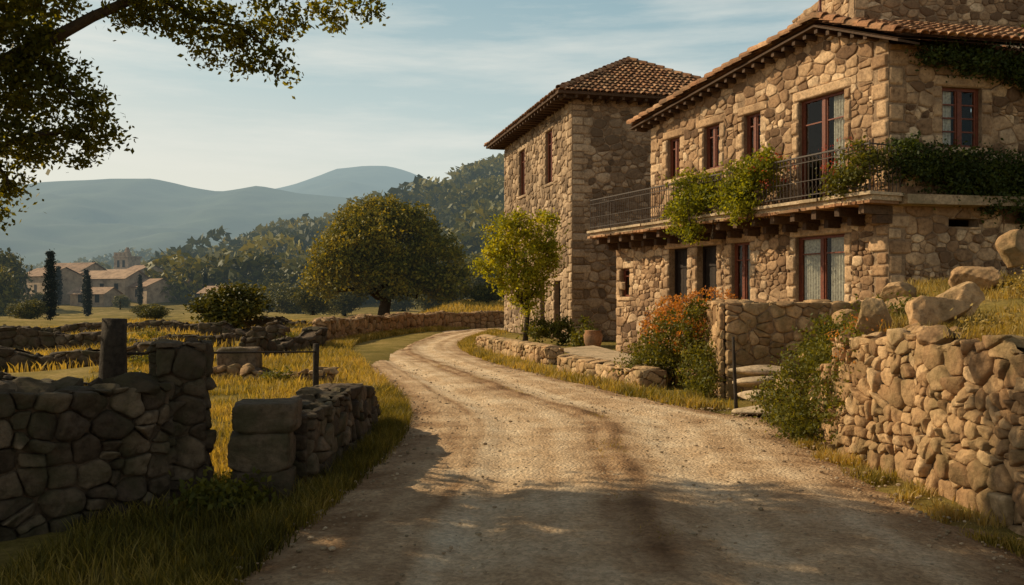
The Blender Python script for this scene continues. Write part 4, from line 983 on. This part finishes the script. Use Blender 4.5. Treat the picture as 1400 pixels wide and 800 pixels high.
for x, y, s in [(-36.8, 70, .66), (-42.5, 88, .5), (-48.5, 100, .62), (-61, 118, .62), (-64, 112, .85), (-69, 145, .75), (-50, 118, .5), (-72, 150, .8), (-44, 126, .5)]:
    put("cypress_tree", CY, x, y, s, "slim dark pointed cypress near the village", "tree", "cypress trees")

mwd = MB()
nT = 1500
yy = R.uniform(125, 345, nT * 5); xx = R.uniform(-.6, .25, nT * 5) * yy
keep = (np.interp(xx, RX, RZ) > 6) & (wn(np.stack([xx, yy, xx * 0], 1), .05) + .5 * wn(np.stack([xx, yy, xx * 0], 1), .13, 4) + R.uniform(-.3, .3, len(xx)) > -.12)
keep &= ~((xx / yy < -.40) & (yy < 215))
xx, yy = xx[keep][:nT], yy[keep][:nT]
x2 = R.uniform(-260, -110, 420); y2 = R.uniform(380, 500, 420); x3 = R.uniform(-170, -50, 360); y3 = R.uniform(225, 330, 360)
k3 = wn(np.stack([x3, y3, x3 * 0], 1), .05) > -.1
xx = np.concatenate([xx, x2, x3[k3]]); yy = np.concatenate([yy, y2, y3[k3]])
zz = height(xx, yy)
K = 230
n = len(xx); w = (1.3 + R.gamma(2.6, .75, n)) * np.clip(yy / 200, .8, 1.5); w = np.minimum(w, 8)
m = np.repeat(np.arange(n), K); d = unit(n * K); rr = R.uniform(.86, 1.02, n * K)
lump = 1 + .2 * np.sin(d[:, 0] * 5 + m) * np.sin(d[:, 2] * 6 + m * 1.7) * np.sin(d[:, 1] * 5 + m * .7)
Pp = np.stack([xx[m], yy[m], zz[m] + w[m] * .6], 1) + d * (rr * lump * w[m])[:, None] * np.array([1, 1, .85])
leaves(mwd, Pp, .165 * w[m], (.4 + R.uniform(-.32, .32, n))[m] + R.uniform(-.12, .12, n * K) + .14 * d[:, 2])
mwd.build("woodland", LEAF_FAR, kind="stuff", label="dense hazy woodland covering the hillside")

# ------------------------------------------------------------------ mountains
def mountain(name, Y, prof, front, col, D, label, seed):
    xsn = np.linspace(-Y * 1.2, Y * 1.2, 260); ysn = np.linspace(0, 1, 60)
    X, T_ = np.meshgrid(xsn, ysn); H = np.interp(X, [p[0] * Y for p in prof], [p[1] * Y for p in prof])
    Yy = Y - front * (1 - T_)
    P3 = np.stack([X / Y * 14, Yy / Y * 14, X * 0], -1).reshape(-1, 3)
    nz = sum(wn(P3, f, seed + f) * a for f, a in ((.7, .5), (1.6, .3), (3.7, .16), (8, .08))).reshape(X.shape)
    env = T_ ** 1.15
    Z = H * env + H * .15 * nz * np.sin(T_ * math.pi) - 40 * (1 - T_) + H * .012 * nz
    i = np.arange(X.size).reshape(X.shape); f = np.stack([i[:-1, :-1], i[:-1, 1:], i[1:, 1:], i[1:, :-1]], -1).reshape(-1, 4)
    mb = MB(); mb.add(np.stack([X, Yy, Z], -1).reshape(-1, 3), f)
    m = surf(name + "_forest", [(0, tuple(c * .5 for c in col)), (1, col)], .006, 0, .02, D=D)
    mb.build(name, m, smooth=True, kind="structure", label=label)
mountain("mountain", 2600, [(-1.2, .10), (-.62, .125), (-.54, .135), (-.458, .139), (-.41, .139), (-.36, .128), (-.333, .124), (-.29, .131), (-.24, .122), (-.15, .115), (-.08, .12), (0, .11), (.4, .10), (1.2, .08)], 1500, (.07, .09, .045), 3300, "long hazy blue forested mountain ridge", 3)
mountain("mountain", 4800, [(-1.2, .06), (-.4, .10), (-.31, .118), (-.25, .132), (-.22, .142), (-.2, .150), (-.17, .153), (-.14, .153), (-.12, .148), (-.095, .137), (-.04, .122), (.1, .12), (1.2, .05)], 2500, (.08, .10, .06), 3600, "pale flat-topped mountain fading into haze", 11)

# ------------------------------------------------------------------ village
def vhouse(x, y, w, d, h, rot, label, z=None, roofh=None):
    z = float(height(x, y)) - .5 if z is None else z; rh = roofh or d * .22
    e = empty("village_house", (x, y, z), label, "house", "village houses"); ca, sa = math.cos(rot), math.sin(rot)
    def tr(v): v = np.array(v, float); return np.stack([x + v[:, 0] * ca - v[:, 1] * sa, y + v[:, 0] * sa + v[:, 1] * ca, z + v[:, 2]], 1)
    mb = MB(); a, b = w / 2, d / 2
    mb.add(tr([(-a, -b, 0), (a, -b, 0), (a, b, 0), (-a, b, 0), (-a, -b, h), (a, -b, h), (a, b, h), (-a, b, h)]), [[0, 1, 5, 4], [1, 2, 6, 5], [2, 3, 7, 6], [3, 0, 4, 7]], R.uniform(.2, 1))
    mb.add(tr([(-a, -b, h), (-a, b, h), (-a, 0, h + rh)]), [[0, 1, 2]], .5); mb.add(tr([(a, -b, h), (a, b, h), (a, 0, h + rh)]), [[0, 1, 2]], .5)
    mb.build("wall", FARSTONE, e)
    mr = MB(); o = .35
    mr.add(tr([(-a - o, -b - o, h - .1), (a + o, -b - o, h - .1), (a + o, 0, h + rh + .1), (-a - o, 0, h + rh + .1), (a + o, b + o, h - .1), (-a - o, b + o, h - .1)]), [[0, 1, 2, 3], [3, 2, 4, 5]], R.uniform(.0, 1)); mr.build("roof", FARTILE, e)
    for i in range(int(w / 2.5)):
        for zz in ([h * .3, h * .68] if h > 4.5 else [h * .45]):
            u = -a + 1.2 + i * 2.5; mo = MB()
            mo.add(tr([(u, -b - .02, zz), (u + .7, -b - .02, zz), (u + .7, -b - .02, zz + 1.1), (u, -b - .02, zz + 1.1)]), [[0, 1, 2, 3]]); mo.build("window", FARDARK, e)
    if h < 4.5:
        mo = MB(); mo.add(tr([(-a - .02, -.5, 0), (-a - .02, .5, 0), (-a - .02, .5, 2.2), (-a - .02, -.5, 2.2)]), [[0, 1, 2, 3]]); mo.build("door", FARDARK, e)
lab = ["pale stone village house with tiled roof", "long low stone house with tiled roof", "small stone village house with gabled roof"]
for i, (x, y, w, d, h, r) in enumerate([(-64, 122, 7, 5, 4.2, -.6), (-58, 128, 8, 5, 3.4, -.3), (-52, 126, 7, 4.5, 2.8, -.7), (-46, 130, 8, 5, 3, -.45), (-69, 138, 8, 6, 5, -.3), (-60, 143, 7, 5, 4.6, -.8), (-53, 150, 8, 5, 4, -.4), (-88, 196, 8, 6, 5, -.5), (-80, 190, 6, 5, 4, -.2), (-97, 205, 9, 6, 5, -.6), (-72, 178, 7, 5, 4, -.5), (-40, 122, 5, 4, 2.4, -.3), (-66, 131, 6, 4, 3.8, -.5), (-56, 118, 5, 3.5, 2.2, -.2)]):
    vhouse(x, y, w, d, h, r, lab[i % 3])
ct = empty("church_tower", (-88, 200, -3), "square stone church tower with belfry openings", "tower")
FC = frame((-90, 198), (1, -.35), False); mb = MB()
for wdt, z0, z1, o in ((4.2, -3, 8, 0), (4.6, 8, 8.5, -.2), (3.9, 8.5, 11.2, .15), (4.3, 11.2, 11.6, -.05)): mb.box(FC, o, o + wdt, z0, z1, -wdt - o, -o + .0, .3)
for i in range(4): mb.box(FC, .1 + i * 1.1, .6 + i * 1.1, 11.6, 12.4, -.7, -.1, .3)
mb.build("wall", FARSTONE, ct)
for u0, u1, z0, z1 in ((1.0, 1.7, 9, 10.6), (2.5, 3.2, 9, 10.6), (1.8, 2.4, 4, 5.5)):
    mb = MB(); mb.box(FC, u0, u1, z0, z1, -.2, .03 if z0 < 8 else -.12, .3); mb.build("belfry_opening", FARDARK, ct)
mb = MB(); mb.tube([loc(FC, [[2.1, 11.6, -2.1]])[0], loc(FC, [[2.1, 13.6, -2.1]])[0]], [1.0, .3], 8); mb.build("roof", FARTILE, ct)

# ------------------------------------------------------------------ grasses
def along(edge, n, side, spread, y0, y1):
    k = np.where((edge[:, 1] > y0) & (edge[:, 1] < y1))[0]
    i = R.choice(k, n); p = edge[i]; t_ = edge[np.minimum(i + 1, len(edge) - 1)] - edge[np.maximum(i - 1, 0)]; t_ /= np.linalg.norm(t_, axis=1)[:, None]
    nn = np.stack([t_[:, 1], -t_[:, 0]], 1) * side
    off = np.abs(R.normal(size=n)) * spread - .08
    q = p + nn * off[:, None] + R.uniform(-.1, .1, (n, 2)); return q[:, 0], q[:, 1]
def clump(x, y, f, th):
    k = wn(np.stack([x, y, x * 0], 1), f, 3) + R.uniform(-.25, .25, len(x)) > th; return x[k], y[k]
x, y = along(EDGE_L, 32000, -1, .38, 3, 16); x, y = clump(x, y, 2.2, -.3); grass(onground(x, y), .17, GRASS, "verge_grass", "tufted green grass along the road verge", .38, .005)
x, y = along(EDGE_L, 18000, -1, .8, 15, 50); grass(onground(x, y), .2, GRASS, "verge_grass", "tufted grass along the far road verge", .62, .012)
x, y = along(EDGE_R, 22000, 1, .22, 3, 12); ok = x < 3.75; x, y = clump(x[ok], y[ok], 2.6, .0); grass(onground(x, y), .1, GRASS, "verge_grass", "short grass at the foot of the retaining wall", .6, .005)
x, y = along(EDGE_R, 20000, 1, .4, 13.5, 48); x, y = clump(x, y, 1.6, -.2); grass(onground(x, y), .17, GRASS, "verge_grass", "grass strip between road and houses", .6, .011)
x = R.uniform(-9, -2.3, 80000); y = R.uniform(7.5, 24, 80000); ok = (x < np.interp(y, EDGE_L[:, 1], EDGE_L[:, 0]) - .5); x, y = clump(x[ok], y[ok], .9, -.2); grass(onground(x, y), .13, GRASS, "meadow_grass", "sunlit meadow grass between the field walls", .58, .007)
x = R.uniform(-26, -6, 45000); y = R.uniform(20, 62, 45000); x, y = clump(x, y, .5, -.3); grass(onground(x, y), .22, GRASSF, "meadow_grass", "dry yellow meadow grass on the terraces", .4, .02)
x = R.uniform(-8, 4, 15000); y = R.uniform(62, 90, 15000); grass(onground(x, y), .3, GRASSF, "meadow_grass", "dry golden grass above the road bend", .5, .03)
x = R.uniform(4.2, 9, 34000); y = R.uniform(3.5, 15.3, 34000); x, y = clump(x, y, 1.6, -.15); grass(onground(x, y), .13, GRASSF, "bank_grass", "dry grass on the raised bank", .35, .006)
x = R.uniform(3.85, 4.25, 3500); y = R.uniform(3.5, 9.6, 3500); x, y = clump(x, y, 3.1, .15); grass(np.stack([x, y, np.full(len(x), 1.36)], 1), .13, GRASSF, "wall_top_grass", "dry grass tufts growing out of the wall top", .4, .005, .7)
x = R.uniform(-3.2, -1.6, 9000); y = R.uniform(4.2, 8.2, 9000); x, y = clump(x, y, 2, -.2); grass(onground(x, y), .15, GRASS, "verge_grass", "shaded grass at the foot of the dark wall", .25, .005)
u = R.uniform(0, 1, 900); k = R.integers(25, 340, 900); p = EDGE_L[k] * .47 + EDGE_R[k] * .53 + R.normal(size=(900, 2)) * .07
k2 = (np.sin(p[:, 1] * 2.1) > .1); p = p[k2]; q = np.repeat(p, 4, 0) + R.normal(size=(len(p) * 4, 2)) * .03
grass(np.stack([q[:, 0], q[:, 1], np.full(len(q), .045)], 1), .04, GRASSF, "road_weeds", "sparse dry weeds on the road centre", .2, .004)
mb = MB(); n = 7000; k = R.integers(15, 340, n); t_ = np.where(R.random(n) < .6, R.choice([.02, .98, .53, .5], n) + R.normal(size=n) * .04, R.uniform(0, 1, n))
p = EDGE_L[k] * (1 - t_)[:, None] + EDGE_R[k] * t_[:, None] + R.uniform(-.1, .1, (n, 2)); s = R.gamma(2.0, .004, n) + .004
for i in range(n):
    v = IC1_V * np.array([s[i], s[i] * R.uniform(.6, 1), s[i] * .6]) * R.uniform(.75, 1.2, (len(IC1_V), 1))
    mb.add(v + [p[i, 0], p[i, 1], .045], IC1_F, R.uniform(.0, 1))
mb.build("gravel", SLAB, kind="stuff", label="loose pebbles scattered over the dirt road")

# ------------------------------------------------------------------ light, sky, camera
EL, AZ = 32, 20
sd = Vector((-math.cos(math.radians(AZ)) * math.cos(math.radians(EL)), math.sin(math.radians(AZ)) * math.cos(math.radians(EL)), math.sin(math.radians(EL))))
ld = bpy.data.lights.new("sun", 'SUN'); ld.energy = 5.0; ld.angle = math.radians(.55); ld.color = (1, .82, .53)
lo = bpy.data.objects.new("sun", ld); COL.objects.link(lo); lo.rotation_euler = sd.to_track_quat('Z', 'Y').to_euler(); lo.location = (-20, 10, 30)
w = bpy.data.worlds.new("World"); scene.world = w; w.use_nodes = True; nt = w.node_tree
for n_ in list(nt.nodes): nt.nodes.remove(n_)
out = N(nt, "ShaderNodeOutputWorld"); bg = N(nt, "ShaderNodeBackground"); bg.inputs[1].default_value = .1
sky = N(nt, "ShaderNodeTexSky"); sky.sky_type = 'NISHITA'; sky.sun_disc = False; sky.sun_elevation = math.radians(EL)
sky.sun_rotation = math.atan2(sd.x, sd.y); sky.air_density = 1.0; sky.dust_density = 2.0; sky.ozone_density = 1.0
tc = N(nt, "ShaderNodeTexCoord"); sx = N(nt, "ShaderNodeSeparateXYZ"); nt.links.new(tc.outputs["Generated"], sx.inputs[0])
mp = N(nt, "ShaderNodeMapping"); mp.inputs["Scale"].default_value = (1.0, 1.0, 8.0); mp.inputs["Rotation"].default_value = (0, .06, 0); nt.links.new(tc.outputs["Generated"], mp.inputs[0])
cn = noise(nt, mp.outputs[0], 2.0, 8, .6); cr = ramp(nt, [(.46, (0, 0, 0)), (.72, (.75, .75, .75))]); nt.links.new(cn, cr.inputs[0])
# warm haze layer near the horizon, sky overhead darkened to cut fill light
hs = N(nt, "ShaderNodeMath", operation='MULTIPLY_ADD'); nt.links.new(sx.outputs[0], hs.inputs[0]); hs.inputs[1].default_value = .12; nt.links.new(sx.outputs[2], hs.inputs[2])
hz = ramp(nt, [(0, (8.6, 8.3, 7.0)), (.1, (7.9, 7.9, 6.9)), (.2, (5.4, 6.5, 6.3)), (.33, (3.4, 4.9, 5.3)), (.5, (1.0, 1.5, 1.9)), (1, (.25, .42, .65))]); nt.links.new(hs.outputs[0], hz.inputs[0])
c = mixc(nt, .9, sky.outputs[0], hz.outputs[0])
c = mixc(nt, cr.outputs[0], c, (8.4, 8.3, 7.5))
nt.links.new(c, bg.inputs[0]); nt.links.new(bg.outputs[0], out.inputs[0])
cd = bpy.data.cameras.new("camera"); cam = bpy.data.objects.new("camera", cd); COL.objects.link(cam)
cam.location = (0, 0, 1.7); cam.rotation_euler = (math.radians(90), 0, 0); cd.lens = 36 * 1200 / 1400; cd.sensor_width = 36; cd.shift_y = 10 / 1400; cd.clip_end = 30000; cd.clip_start = .05
scene.camera = cam
scene.view_settings.view_transform = 'Standard'; scene.view_settings.look = 'None'; scene.view_settings.exposure = 0
